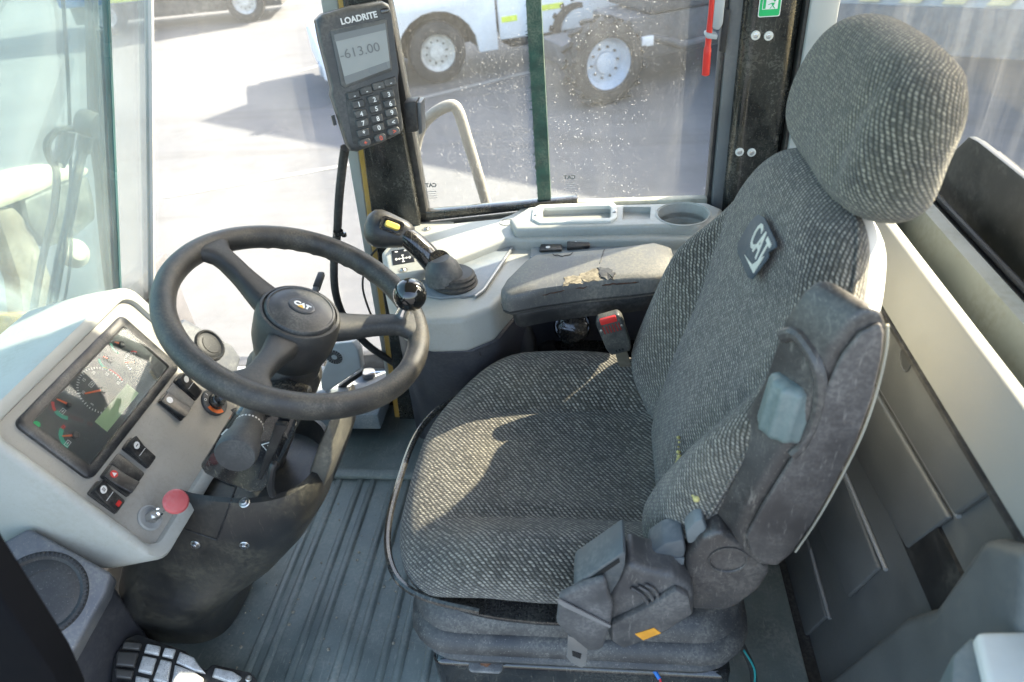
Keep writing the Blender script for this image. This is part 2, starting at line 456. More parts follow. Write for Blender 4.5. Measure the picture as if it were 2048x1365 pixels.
def wheel(parent, c, ax, R, w, rim, rr, nm='wheel', lugs=0, hub=.28):
    ax = V(ax).normalized()
    t = MB().lathe([(rr, -w*.42), (rr*1.06, -w*.5), (R*.86, -w*.5), (R*.97, -w*.40), (R, -w*.25), (R, w*.25), (R*.97, w*.40), (R*.86, w*.5), (rr*1.06, w*.5), (rr, w*.42)], c, ax, 40, cap=False)
    o = t.build(nm, TYRE, parent)
    if lugs:
        lb = MB(); u = ax.orthogonal().normalized(); v_ = ax.cross(u)
        for i in range(lugs):
            for sgn in (-1, 1):
                a = 2*math.pi*(i+(.5 if sgn > 0 else 0))/lugs
                rd = u*math.cos(a)+v_*math.sin(a); tg = -u*math.sin(a)+v_*math.cos(a)
                f = Fr(V(c)+rd*(R-.005)+ax*sgn*w*.25, (ax*sgn+tg*.6), tg)
                lb.box(Fr(f.o, f.r, f.u), (-w*.28, w*.28), (-.035, .035), (-.02, .045) if f.n.dot(rd) > 0 else (-.045, .02))
        lb.build('tread_lugs', TYRE, o, kind='stuff')
    s = 1
    r_ = MB().lathe([(rr*1.04, w*.46), (rr*1.0, w*.30), (rr*.93, w*.16), (rr*.80, w*.05), (rr*.45, w*.10), (rr*.42, w*.22), (rr*.2, w*.26), (.001, w*.26)], c, ax, 36, cap=False)
    r_.lathe([(rr*1.04, -w*.46), (rr*.9, -w*.1), (.001, -w*.05)], c, ax, 36, cap=False)
    ro = r_.build('rim', rim, o)
    u = ax.orthogonal().normalized(); v_ = ax.cross(u); nb = MB()
    for i in range(10):
        a = 2*math.pi*i/10; p = V(c)+(u*math.cos(a)+v_*math.sin(a))*rr*.60+ax*w*.07
        MB().lathe([(rr*.05, 0), (rr*.05, w*.09), (rr*.02, w*.12)], p, ax, 6).build('wheel_nut', CHASS, o)
    return o
# --- white truck
ang = math.radians(24)
tp = U(885, 168, z=GZ)
tr = thing('white_truck', tp, 'white heavy truck with dusty front wheel and yellow reflective tape, parked in the yard', 'truck')
TF = Fr(tp, (math.cos(ang), math.sin(ang), 0), (0, 0, 1))   # right = to the truck's tail, up, normal = towards us
if TF.n.y > 0: TF = Fr(tp, TF.r, TF.u, -TF.n)
def tbox(nm, a, bb, c_, m_, bev=.03, par=tr): return MB().box(TF, a, bb, c_).build(nm, m_, par, bevel=bev)
wheel(tr, TF.p(0, .50, -.16), TF.n, .50, .32, RIMW, .30)
wheel(tr, TF.p(3.6, .50, -.20), TF.n, .50, .32, RIMW, .30)
wheel(tr, TF.p(0, .50, -2.0), -TF.n, .50, .32, RIMW, .30)
tbox('chassis', (-1.2, 7.5), (.55, .95), (-1.5, -.6), CHASS)
# body side with a round wheel arch
side = []
for a, bq in ((-1.55, .42), (-.72, .40)): side.append((a, bq))
for i in range(11):
    t = math.pi*(1-i/10); side.append((.70*math.cos(t), .50+.66*math.sin(t)))
side += [(.72, .42), (1.05, .42), (1.05, 1.35), (-1.45, 1.35), (-1.55, 1.2)]
MB().prism([TF.p(a, bq, .05) for a, bq in side], -TF.n*.06).build('cab_side', TRUCKW, tr, bevel=.012)
MB().box(TF, (-1.55, -1.45), (.42, 1.3), (-2.3, .05)).build('cab_front', TRUCKW, tr, bevel=.03)
MB().box(TF, (-1.5, 1.05), (1.28, 1.35), (-2.3, .02)).build('cab_roof', TRUCKW, tr, bevel=.03)
MB().box(TF, (-1.95, -1.5), (.35, .85), (-2.35, .08)).build('bumper', TRUCKW, tr, bevel=.06)
MB().box(TF, (-1.99, -1.90), (.42, .60), (-.35, .02)).build('headlight', mat('lamp_glass', (.3, .32, .34), .1), tr, bevel=.02)
tbox('arch_liner', (-.72, .72), (.48, 1.22), (-.62, -.55), CHASS)
aw = []
for i in range(13):
    t = math.pi*(1-i/12); aw.append([TF.p(.70*math.cos(t), .5+.66*math.sin(t), .05), TF.p(.70*math.cos(t), .5+.66*math.sin(t), -.55), TF.p(.73*math.cos(t), .5+.69*math.sin(t), -.55), TF.p(.73*math.cos(t), .5+.69*math.sin(t), .0)])
MB().loft(aw).build('wheel_arch', CHASS, tr)
tbox('step', (-1.3, -.75), (.38, .78), (-.1, .13), TRUCKW)
tbox('side_skirt', (1.1, 6.9), (.55, 1.22), (-.08, .02), TRUCKW)
tbox('upper_body', (1.1, 7.2), (1.26, 1.42), (-2.3, -.02), TRUCKW)
for a, bq in ((1.15, .83), (1.75, .92), (2.0, .92), (3.2, .92), (4.2, .92)):
    tbox('reflective_tape', (a, a+.28), (bq, bq+.09), (.015, .028), HIVIS, 0)
tbox('side_marker', (-.9, -.72), (.98, 1.05), (.04, .08), mat('marker_red', (.6, .06, .03), .3), .01)
tbox('support_leg', (2.3, 2.42), (0.02, .56), (-.5, -.4), CHASS, .01)
tbox('fuel_tank', (1.3, 2.6), (.35, .95), (-.75, -.15), CHASS, .1)
# --- dark wheeled machine
mp_ = U(1213, 207, z=GZ)
mc = thing('wheeled_machine', mp_, 'dark grey wheeled yard machine with chunky tyres and pale blue rims behind the side window', 'machine')
a2 = math.radians(28)
MF = Fr(mp_, (math.cos(a2), math.sin(a2), 0), (0, 0, 1))
if MF.n.y > 0: MF = Fr(mp_, MF.r, MF.u, -MF.n)
wheel(mc, MF.p(0, .58, -.10), MF.n, .58, .42, RIMB, .36, lugs=16)
q2 = U(1150, 118, z=GZ)
wheel(mc, q2+V((0, 0, .52)), MF.n, .52, .36, RIMB, .34, lugs=16)
MACH = mat('machine_grey', (.045, .05, .06), .6, var=.3, dust=.45, dc=(.2, .19, .18), ds=2)
MB().box(MF, (.5, 3.6), (.42, 1.05), (-1.4, -.35)).build('frame', MACH, mc, bevel=.05)
MB().box(MF, (.9, 4.2), (1.05, 1.6), (-1.7, -.3)).build('body', MACH, mc, bevel=.08)
MB().box(MF, (-.35, .6), (.42, .74), (-1.6, -.5)).build('axle', MACH, mc, bevel=.05)
MB().box(MF, (.78, .98), (.62, .76), (-.36, -.30)).build('number_plate', TRUCKW, mc, bevel=.01)
MB().box(MF, (1.4, 2.6), (1.2, 1.5), (-.31, -.26)).build('blue_panel', mat('blue_paint', (.04, .16, .42), .4, dust=.3), mc, bevel=.02)
MB().tube([MF.p(.5, .9, -.5), MF.p(1.5, .55, -.28), MF.p(2.6, .6, -.28)], .06, 10).build('hydraulic_pipe', MACH, mc)
# --- blue truck far left
bp = U(345, 62, z=GZ)
bt = thing('blue_truck', bp, 'blue truck rear with yellow reflective strips far off through the front glass', 'truck')
BF = Fr(bp, (1, .18, 0), (0, 0, 1))
if BF.n.y > 0: BF = Fr(bp, BF.r, BF.u, -BF.n)
BLUE = mat('truck_blue', (.03, .14, .34), .4, dust=.25)
MB().box(BF, (-2.6, 3.0), (.75, 3.2), (-2.4, 0)).build('body', BLUE, bt, bevel=.05)
MB().box(BF, (-2.5, 2.9), (.3, .75), (-2.2, -.3)).build('chassis', CHASS, bt, bevel=.03)
for a in (-1.35, .45):
    MB().box(BF, (a, a+1.15), (.78, .96), (.005, .02)).build('reflective_tape', HIVIS, bt)
MB().box(BF, (-.15, .4), (.80, .95), (.005, .02)).build('reflective_plate', TRUCKW, bt)
for a in (-1.6, 2.0): wheel(bt, BF.p(a, .5, -.2), BF.n, .5, .3, RIMW, .3)
# --- building seen through the rear quarter glass
wq = U(1900, 110, z=GZ)
sh = thing('workshop_building', wq, 'pale workshop wall with grey base seen through the dusty rear glass', 'building')
SF = Fr(wq, (math.cos(-.5), math.sin(-.5), 0), (0, 0, 1))
if SF.n.y > 0: SF = Fr(wq, SF.r, SF.u, -SF.n)
MB().box(SF, (-6, 16), (0, 6), (-6, 0)).build('wall', mat('shed_wall', (.42, .45, .46), .7, var=.1, dust=.2), sh, bevel=.02)
MB().box(SF, (-6, 16), (0, .7), (.0, .05)).build('base_band', mat('shed_base', (.16, .17, .18), .7, var=.15), sh)
for i in range(9):
    MB().prism([SF.p(-1.5+i*.6, .75, .03), SF.p(-1.2+i*.6, .75, .03), SF.p(-1.05+i*.6, .95, .03), SF.p(-1.35+i*.6, .95, .03)], SF.n*.03).build('hazard_stripe', mat('stripe_cream', (.62, .55, .34), .6), sh)
MB().box(SF, (-3.2, -1.6), (1.5, 1.9), (.0, .06)).build('wall_sign', mat('sign_red', (.55, .10, .08), .5), sh)
for a in (-4.6, 2.5, 6.0):
    MB().box(SF, (a, a+.18), (0, 6), (0, .12)).build('wall_rib', mat('shed_rib', (.5, .52, .52), .6), sh, bevel=.01)

# ================================================================== cab shell
ROOFZ = 1.68
ML = []
SHELL = mat('cab_lining', (.30, .30, .285), .6, var=.06, grain=.1)
struct(MB().box(WF, (-1.18, .82), (-.02, 1.60), (-.06, -.008)).build('cab_floor', BLACKM))
struct(MB().box(WF, (-.60, .93), (.0, 1.30), (ROOFZ, ROOFZ+.09)).build('cab_roof', SHELL, bevel=.02))
# rubber floor mat
mat_o = thing('floor_mat', (-.55, 1.0, 0), 'dusty grey green ribbed rubber mat covering the cab floor', 'floor mat')
b = MB()
b.box(WF, (-.93, .38), (.30, 1.50), (-.006, 0))
b.build('sheet', MAT_, mat_o, bevel=.003)
x = -.70
k = 0
while x < -.20:
    w = .010
    MB().prism([V((x-w, .36, 0)), V((x-w*.5, .36, .006)), V((x+w*.5, .36, .006)), V((x+w, .36, 0))], V((0, .86, 0))).build('rib', MAT_, mat_o, bevel=.0015, seg=1)
    x += .034 if k % 2 == 0 else .056; k += 1
MB().box(WF, (-.80, -.22), (1.205, 1.235), (0, .014)).build('end_step', MAT_, mat_o, bevel=.006)
# lower right wall, front wall
struct(MB().box(WF, (-.98, .60), (1.30, 1.34), (-.05, .30)).build('wall_right', PANEL, bevel=.004))
struct(MB().box(WF, (-.995, -.955), (-.02, 1.30), (-.05, .62)).build('wall_front', PANEL, bevel=.004))
# windscreen line: points of the raked glass plane
WS0 = V((-.880, 0, .73)); WSK = .396
def ws(y, z, off=0.):  # off = outwards
    n = V((-1, 0, WSK)).normalized()
    return V((WS0.x+WSK*(z-WS0.z), y, z))+n*off
WSN = V((-1, 0, WSK)).normalized()
w1 = MB().prism([ws(-.02, .56), ws(1.06, .56), ws(1.06, 1.70), ws(-.02, 1.70)], WSN*.006).build('windscreen', None)
struct(w1); w1.data.materials.append(G_FRONT)
GEDGE = mat('glass_edge_green', (.05, .15, .15), .25, var=.2, spec=.6)
MB().prism([ws(1.060, .56, -.001), ws(1.066, .56, -.001), ws(1.066, 1.62, -.001), ws(1.060, 1.62, -.001)], WSN*.009).build('pane_edge', GEDGE, w1)
w2 = MB().prism([ws(1.068, .40, .006), ws(1.187, .40, .006), ws(1.187, 1.62, .006), ws(1.068, 1.62, .006)], WSN*.005).build('windscreen_side_pane', None)
struct(w2); w2.data.materials.append(G_CORNER)
SEAM = mat('seam_sunlit', (.72, .70, .66), .5, var=.05)  # glass edge in the sun: its brightness is put into the white colour
w3 = MB().prism([ws(1.187, .40, .0), ws(1.194, .40, .0), ws(1.194, 1.62, .0), ws(1.187, 1.62, .0)], WSN*.012).build('glass_seam', SEAM)
struct(w3)
# right front post: lines of its left / right edges on the plane y = 1.2
YP = 1.20
def line_at(p, q, z): t = (z-p.z)/(q.z-p.z); return p+(q-p)*t
pl0, pl1 = U(766, 600, y=YP), U(729, 330, y=YP)
pr0, pr1 = U(838, 440, y=YP), U(806, 270, y=YP)
gl0, gl1 = U(741, 600, y=YP), U(690, 310, y=YP)
def apost(nm, a0, a1, b0, b1, z0, z1, y0, y1, m_, bev, dx=0):
    A0, A1, B0, B1 = line_at(a0, a1, z0), line_at(a0, a1, z1), line_at(b0, b1, z0), line_at(b0, b1, z1)
    r0 = [V((A0.x, y0, z0)), V((B0.x, y0, z0)), V((B0.x, y1, z0)), V((A0.x, y1, z0))]
    r1 = [V((A1.x, y0, z1)), V((B1.x, y0, z1)), V((B1.x, y1, z1)), V((A1.x, y1, z1))]
    return MB().loft([r0, r1]).build(nm, m_, None, bevel=bev, seg=4)
ap = apost('cab_post_front', pl0, pl1, pr0, pr1, .02, ROOFZ, YP, 1.30, POST, .022); struct(ap)
ol0, ol1 = U(756, 600, y=YP+.004), U(719, 330, y=YP+.004)
oc = apost('post_edge_strip', ol0, ol1, pl0+V((.012, 0, 0)), pl1+V((.012, 0, 0)), .05, ROOFZ-.01, YP+.006, 1.27, OCHRE, .004); oc.parent = ap
gc = apost('post_trim_strip', gl0, gl1, ol0-V((.001, 0, 0)), ol1-V((.001, 0, 0)), .30, ROOFZ-.01, YP+.012, 1.24, mat('trim_grey', (.33, .33, .30), .5), .003); gc.parent = ap
# corner pane between the seam and the front post
c0, c1 = line_at(gl0, gl1, .33), line_at(gl0, gl1, 1.60)
w4 = MB().prism([ws(1.196, .33), V((c0.x-.002, 1.235, .33)), V((c1.x-.002, 1.235, 1.60)), ws(1.196, 1.60)], V((-.003, .004, 0))).build('corner_window', None)
struct(w4); w4.data.materials.append(G_CLEAR)
# platform in the front right foot space
FOOT = mat('footwell_steel', (.17, .21, .24), .55, var=.25, vs=8, dust=.5, dc=(.5, .48, .42), ds=12)
struct(MB().box(WF, (-.95, -.485), (1.12, 1.30), (.255, .30)).build('footwell_shelf', FOOT, bevel=.006))
struct(MB().prism([V((-.66, 1.285, .30)), V((-.49, 1.285, .30)), V((-.49, 1.285, .345)), V((-.66, 1.285, .335))], V((0, .02, 0))).build('shelf_gasket', BLACKM, bevel=.003))
# right side window
YW = 1.235
wl0, wl1 = pr0, pr1
la, lb_ = line_at(pr0, pr1, .70), line_at(pr0, pr1, 1.64)
SL0, SL1 = -.112, -.088
wp = MB().prism([V((la.x+.004, YW, .70)), V((SL0+.006, YW, .70)), V((SL0+.006, YW, 1.64)), V((lb_.x+.004, YW, 1.64))], V((0, .005, 0))).build('window_1', None)
struct(wp); wp.data.materials.append(G_SIDE2)
wp2 = MB().box(WF, (SL0+.004, .212), (YW+.010, YW+.015), (.70, 1.64)).build('window_2', None)
struct(wp2); wp2.data.materials.append(G_SIDE)
STRIPM = mat('brush_seal_green', (.020, .062, .045), .7, var=.4, vs=40, dust=.45, dc=(.30, .32, .24), ds=14)
ss = MB().box(WF, (SL0, SL1), (YW-.010, YW+.009), (.735, 1.64))
for i in range(260):
    z = .74+i*.0031+random.uniform(-.001, .001); l = random.uniform(.001, .005)*(1.3 if random.random() < .3 else .6)
    ss.prism([V((SL0+.001, YW-.009, z)), V((SL0-l, YW-.009+random.uniform(-.001, .001), z+random.uniform(-.003, .001))), V((SL0+.001, YW-.009, z+.0022))], V((0, .004, 0)))
ss.build('brush_seal', STRIPM, wp2)
# glazing seals
seal = MB()
seal.prism([V((la.x-.004, YW-.014, .70)), V((la.x+.012, YW-.014, .70)), V((lb_.x+.012, YW-.014, 1.64)), V((lb_.x-.004, YW-.014, 1.64))], V((0, .022, 0)))
seal.build('glazing_seal', RUBBER, wp, bevel=.003)
pa, pb = U(832, 446, y=YW-.016), U(1155, 410, y=YW-.016)
MB().prism([pa, pb, pb+V((0, 0, .013)), pa+V((0, 0, .020))], V((0, .020, 0))).build('bottom_seal', BLACK, wp, bevel=.003)
MB().prism([pa+V((0, -.02, -.03)), pb+V((0, -.02, -.014)), pb+V((0, -.02, -.003)), pa+V((0, -.02, -.004))], V((0, .03, 0))).build('bottom_rail', BLACKM, wp, bevel=.004)
MB().box(WF, (-.10, .20), (YW-.012, YW+.006), (.725, .742)).build('bottom_seal', mat('seal_pale', (.5, .49, .40), .7, var=.3, vs=30), wp2, bevel=.003)
struct(MB().box(WF, (-.36, .60), (1.245, 1.31), (-.02, .70)).build('wall_right_lower', PANEL, bevel=.005))
struct(MB().box(WF, (-.30, .85), (1.22, 1.30), (1.655, 1.678)).build('roof_rail', POST, bevel=.01))
# etched marks on the panes (seen mirrored from inside)
for (wo, px, py, yy) in ((wp, 862, 371, YW-.0006), (wp2, 1139, 355, YW+.0094)):
    f = Fr(U(px, py, y=yy), (-1, 0, 0), (0, 0, 1))
    f = Fr(f.o, (-1, 0, 0), (0, 0, 1), (0, -1, 0))
    text('CAT', f, .011, GREYPR, 'etched_mark', wo, h=.0002, bold=.0005)
    for j, (w_, t_) in enumerate(((.018, .0012), (.013, .0009), (.020, .0009), (.017, .0008))):
        MB().box(f, (-w_/2, w_/2), (-.012-j*.0045-t_, -.012-j*.0045), (0, .0004)).build('etched_line', mat('etch_pale', (.33, .34, .35), .6), wo)
# rear right post
bp_ = MB().loft([rrect(Fr((0, 0, z), (1, 0, 0), (0, 1, 0)), (.226, .318), (1.205, 1.30), .024, 6) for z in (.02, 1.678)]).build('cab_post_rear', POST)
struct(bp_)
MB().box(WF, (.206, .232), (1.222, 1.29), (.70, 1.64)).build('post_trim_strip', mat('post_grey', (.13, .14, .145), .35, dust=.1), bp_, bevel=.006)
MB().box(WF, (.200, .206), (1.226, 1.26), (.70, 1.64)).build('post_gasket', BLACKM, bp_, bevel=.002)
MB().box(WF, (.316, .322), (1.20, 1.24), (.60, 1.58)).build('post_edge', BLACKM, bp_, bevel=.002)
struct(MB().box(WF, (.322, .366), (1.195, 1.26), (.55, 1.678)).build('corner_trim', mat('corner_trim_grey', (.42, .43, .42), .5), bevel=.006))
for (px, py) in ((1511, 71), (1537, 72), (1479, 304), (1503, 305)):
    p = U(px, py, y=1.2045)
    f = Fr(p, (1, 0, 0), (0, 0, 1))
    bo = MB().lathe([(.0072, 0), (.0072, .002), (.0062, .003), (.0040, .003), (.0038, .001)], p, (0, -1, 0), 20).build('bolt_washer', mat('washer_white', (.62, .62, .58), .5), bp_)
    MB().lathe([(.0037, .0002), (.0036, .0028), (.0022, .0032), (.0021, .0016)], p, (0, -1, 0), 12).build('bolt_head', STEEL, bo)
# emergency exit sticker
p = U(1540, 10, y=1.2035)
ex = thing('exit_sticker', p, 'small green and white emergency exit sticker on the black rear post', 'sign')
ef = Fr(p, (1, 0, .02), (0, 0, 1), (0, -1, 0))
ef = Fr(p, (1, 0, 0), (0, 0, 1))
MB().prism(rrect(ef, (-.0165, .0165), (-.017, .030), .003), ef.n*.0008).build('backing', WHITEP, ex)
MB().prism(rrect(ef, (-.0152, .0152), (-.0157, .0287), .0025, c=.0008), ef.n*.0004).build('green_field', GREEN, ex)
MB().box(ef, (-.0115, .0115), (-.006, .010), (.0012, .0016)).build('white_panel', WHITEP, ex)
MB().box(ef, (-.0105, -.0065), (-.005, .008), (.0016, .002)).build('door_symbol', GREEN, ex)
rp = MB()
for pts in ([(.004, .006), (.006, .008), (.008, .006), (.006, .004)], [(.001, .003), (.007, .003), (.005, -.001), (.003, -.001)], [(.003, -.001), (.0045, -.001), (.008, -.005), (.0065, -.0055)], [(.003, -.001), (.004, 0), (.001, -.005), (-.0005, -.005)], [(-.003, .001), (.002, .003), (.002, .0018), (-.003, 0)]):
    rp.prism([ef.p(a, c_, .0016) for a, c_ in pts], ef.n*.0004)
rp.build('running_figure', GREEN, ex)
MB().box(ef, (-.006, .006), (.013, .017), (.0012, .0016)).build('arrow', WHITEP, ex)
# ---- rear wall: panel, ledge, trough, black board, rear glass
rw = MB().box(WF, (.405, .44), (.20, 1.50), (-.02, .736)).build('wall_rear', REAR)
struct(rw)
RB = Fr((.405, 0, 0), (0, -1, 0), (0, 0, 1))   # right = towards camera side, up, normal = -X
if RB.n.x > 0: RB = Fr(RB.o, RB.r, RB.u, -RB.n)
def rpt(px, py, x=.400): return U(px, py, x=x)
# raised boards between the grooves of the moulded panel
def rear_board(pix, t, nm='moulded_board'):
    pts = [rpt(*q, .406) for q in pix]
    return MB().prism(pts, V((-.009, 0, 0))).build(nm, REAR, rw, bevel=.004, seg=3)
rb1 = rear_board([(1752, 590), (2060, 1012), (1992, 985), (1924, 1032), (1752, 748), (1700, 700), (1690, 600)], .010)
rear_board([(1742, 752), (1912, 1036), (1826, 1098), (1706, 880), (1690, 720)], .012)
rear_board([(1686, 925), (1768, 1138), (1706, 1196), (1648, 1062), (1620, 1000), (1600, 900), (1640, 800)], .012)
rear_board([(1622, 1082), (1660, 1236), (1556, 1328), (1530, 1150), (1560, 1040), (1600, 1030)], .012)
q = [rpt(2000, 1075, .385), rpt(2100, 1100, .385), rpt(2060, 1700, .385), rpt(1640, 1700, .385), rpt(1640, 1390, .385), rpt(1835, 1235, .385), rpt(1900, 1215, .385)]
MB().prism([k+V((.03, 0, 0)) for k in q], V((-.048, 0, 0))).build('moulded_step', REAR, rw, bevel=.014, seg=4)
for pix in (((1747, 750), (1918, 1034)), ((1681, 925), (1772, 1140)), ((1616, 1082), (1660, 1238))):
    MB().tube([rpt(*pix[0], .402), rpt(*pix[1], .402)], .0034, 8).build('panel_edge_glint', mat('edge_glint_grey', (.24, .245, .245), .35, dust=.2), rw)  # paler tubes paint the light that the panel edges catch
dpt = U(1812, 718, x=.397)
cut(rb1, [MB().lathe([(.0165, -.02), (.0165, .02)], dpt, (-1, 0, 0), 32).build('cutter', REAR)])
MB().lathe([(.0165, -.0095), (.0163, -.004), (.0155, .0), (.0165, .0012), (.0180, .0002)], dpt, (-1, 0, 0), 32).build('plug_dimple', mat('dimple_grey', (.05, .053, .055), .4), rw)
# ledge
lg = MB().prism([V((.386, .1, .742)), V((.404, .1, .800)), V((.411, .1, .812)), V((.424, .1, .8145)), V((.427, .1, .806)), V((.427, .1, .742))], V((0, .99, 0))).build('rear_ledge', PALE, bevel=.003, seg=3)
struct(lg)
struct(MB().box(WF, (.383, .40), (.1, 1.1), (.736, .742)).build('ledge_shadow_gap', BLACKM))
# trough behind it
t_ = MB()
yA, yB = .1, 1.07
prof = [(.426, .806), (.432, .70), (.436, .62), (.455, .60), (.462, .62), (.468, .78), (.474, .815), (.492, .818)]
t_.loft([[V((a, y, c_)) for a, c_ in prof] for y in (yA, yB)], cap=False, closed=False)
tro = t_.build('rear_trough', TROUGH); struct(tro)
MB().prism([V((a, yB, c_)) for a, c_ in ((.424, .81), (.424, .60), (.49, .60), (.49, .818))], V((0, .02, 0))).build('trough_end', TROUGH, tro, bevel=.003)
struct(MB().box(WF, (.40, .52), (.1, 1.5), (.50, .595)).build('rear_sill', BLACKM))
gk = MB().box(WF, (.490, .516), (.1, 1.16), (.790, .806)).build('rear_gasket', RUBBER, bevel=.004); struct(gk)
MB().tube([V((.512, .1, .812)), V((.512, 1.16, .812))], .005, 8).build('gasket_bead', RUBBER, gk)
MB().tube([V((.498, .1, .809)), V((.498, 1.15, .809))], .003, 8).build('gasket_bead', BLACK, gk)
bb = U(1940, 278, x=.55); b2 = U(1850, 375, x=.55)
rbo = MB().prism([V((.548, .1, .78)), V((.535, b2.y+.03, .77)), V((.542, b2.y, b2.z+.012)), V((.552, bb.y+.01, bb.z)), V((.552, bb.y-.02, bb.z+.003)), V((.552, .1, bb.z+.003))], V((.012, 0, 0))).build('rear_board', mat('board_black', (.016, .017, .016), .32, var=.3, vs=5, dust=.35, dc=(.14, .14, .13), ds=6, scr=.3), bevel=.003)
struct(rbo)
wr = MB().box(WF, (.892, .898), (-.0, 1.24), (.60, 1.64)).build('rear_window', None); struct(wr); wr.data.materials.append(G_REAR)
struct(MB().box(WF, (.875, .93), (.0, 1.24), (1.640, 1.678)).build('rear_header', POST, bevel=.008))
wq_ = MB().box(WF, (.366, .850), (1.240, 1.246), (.70, 1.66)).build('quarter_window', None); struct(wq_); wq_.data.materials.append(G_REAR)
struct(MB().box(WF, (.852, .93), (1.215, 1.29), (.30, 1.678)).build('cab_post_corner', POST, bevel=.012))
struct(MB().box(WF, (.566, .83), (.1, 1.5), (.0, .70)).build('wall_rear_outer', BLACKM))
hd = MB().box(WF, (.95, 2.6), (.1, 1.5), (-.6, .72)).build('engine_hood', mat('hood_cream', (.62, .50, .26), .45, dust=.25), bevel=.05)
tag(hd, 'cream painted engine hood outside behind the rear glass', 'engine hood')
# ================================================================== driver's seat
def cushion(fr, outline, c, top, e, T, side=.0, nr=26, na=10, name='', m_=None, parent=None, eb=.03, ush=(0, 0)):
    """upholstered pad: domed top, rounded rim, sides and underside; UV = run of the cloth in metres"""
    n = len(outline); rings = []; uvs = []
    dirs = [(V(p)-V(c)) for p in outline]; R = [d.length for d in dirs]; dirs = [d/r for d, r in zip(dirs, R)]
    spec = []
    for k in range(1, nr+1): spec.append(('t', k/nr))
    for k in range(1, na+1): spec.append(('e', math.pi/2*k/na))
    spec += [('s', .5), ('s', 1.)]
    for k in range(1, 6): spec.append(('b', math.pi/2*k/5))
    for kind, q in spec:
        ring = []
        for i in range(n):
            if kind == 't': rad = (R[i]-e)*q; dh = 0; arc = rad
            elif kind == 'e': rad = R[i]-e+e*math.sin(q); dh = -e*(1-math.cos(q)); arc = R[i]-e+e*q
            elif kind == 's': rad = R[i]; dh = -e-(T-e-eb)*q; arc = R[i]-e+e*1.57+(T-e-eb)*q
            else: rad = R[i]-eb*(1-math.cos(q)); dh = -(T-eb)-eb*math.sin(q); arc = R[i]-e+e*1.57+T-e-eb+eb*q
            a, b = c[0]+dirs[i].x*rad, c[1]+dirs[i].y*rad
            h = top(a, b)
            if kind in 'sb':
                h = top(c[0]+dirs[i].x*R[i], c[1]+dirs[i].y*R[i])
            ring.append(fr.p(a, b, h+dh)); uvs.append((c[0]+dirs[i].x*arc+ush[0], c[1]+dirs[i].y*arc+ush[1]))
        rings.append(ring)
    b = MB(); b.loft(rings, cap=True, uvs=uvs)
    return b.build(name, m_, parent, smooth=180)
SY = .835
seat = thing('driver_seat', (-.06, SY, .0), 'high backed operator seat in worn black and white woven cloth on a rubber bellows', 'seat')
# --- cushion
sf = Fr((-.085, SY, 0), (1, 0, 0), (0, 1, 0))
ol = []
for i in range(96):
    t = 2*math.pi*i/96; p_ = 2/3.1
    ca, sa = math.cos(t), math.sin(t)
    a = math.copysign(abs(ca)**p_, ca); b_ = math.copysign(abs(sa)**p_, sa)
    hx = .248; hy = .268*(1-.05*max(0, -a))
    ol.append((a*hx, b_*hy, 0))
def stop(a, b):
    z = .452+.012*(1-(a/.25)**2)
    bo = sstep(.115, .205, abs(b))*sstep(-.215, -.06, a)
    z += .044*bo-.014*(1-sstep(.05, .13, abs(b)))*sstep(-.2, 0, a)
    z -= .008*math.exp(-((abs(b)-.122)/.013)**2)*sstep(-.2, -.1, a)
    z += .020*sstep(.13, .24, a)
    z -= .020*sstep(-.12, -.25, a)
    return z
cushion(sf, ol, (0, 0, 0), stop, .046, .066, name='seat_cushion', m_=F_SEAT, parent=seat, eb=.014)
# --- black seat pan and edge rod under the cushion
pan = MB()
pr_ = [V((sf.o.x+p[0]*.97, SY+p[1]*.96, .365)) for p in ol]
pan.loft([[V((q.x, q.y, .379)) for q in pr_], [V((q.x, q.y, .389)) for q in pr_]])
pan.build('seat_pan', BLACK, seat, bevel=.004)
rod = []
for i in range(34, 70):
    p = ol[i]; k_ = 1-.07*sstep(58, 69, i); rod.append(V((sf.o.x+(p[0]*1.06-.004)*k_, SY+p[1]*1.03*k_, .400)))
MB().tube(rod, .006, 8).build('edge_rod', BLACK, seat)
# --- backrest
b0 = V((.085, SY, .47)); bu = V((.155, 0, .475)).normalized()
bf = Fr(b0, (0, -1, 0), bu)
hw = [(-.06, .150), (-.03, .205), (.04, .238), (.12, .250), (.22, .250), (.30, .240), (.37, .222), (.43, .196), (.475, .158), (.505, .105)]
olb = closed_path([V((w, s, 0)) for s, w in hw]+[V((.0, .512, 0))]+[V((-w, s, 0)) for s, w in hw[::-1]]+[V((0, -.065, 0))], 4)
def btop(a, s):
    cr = .118+.10*sstep(.05, .40, s)
    am = .045*(1-sstep(.24, .46, s))*sstep(-.06, .06, s)
    h = am*sstep(cr-.03, cr+.055, abs(a))
    h -= .007*math.exp(-((abs(a)-cr+.025)/.013)**2)*(1-sstep(.30, .44, s))
    h += .014*math.exp(-((s-.17)/.12)**2)*(1-sstep(.06, .14, abs(a)))
    h += .010*math.exp(-((s-.44)/.06)**2)*(1-sstep(.05, .2, abs(a)))
    h -= .012*math.exp(-((s+.03)/.03)**2)
    return h
bk = cushion(bf, olb, (0, .22, 0), btop, .046, .068, name='backrest', m_=F_BACK, parent=seat, nr=30)
shell = MB()
rings = []
for (k, n_) in ((.90, -.058), (.955, -.062), (.962, -.072), (.93, -.086), (.84, -.094)):
    rings.append([bf.p(p.x*k, .22+(p.y-.22)*k, n_) for p in olb])
shell.loft(rings)
shell.build('back_shell', mat('shell_white', (.60, .59, .55), .45, var=.04, dust=.15), bk)
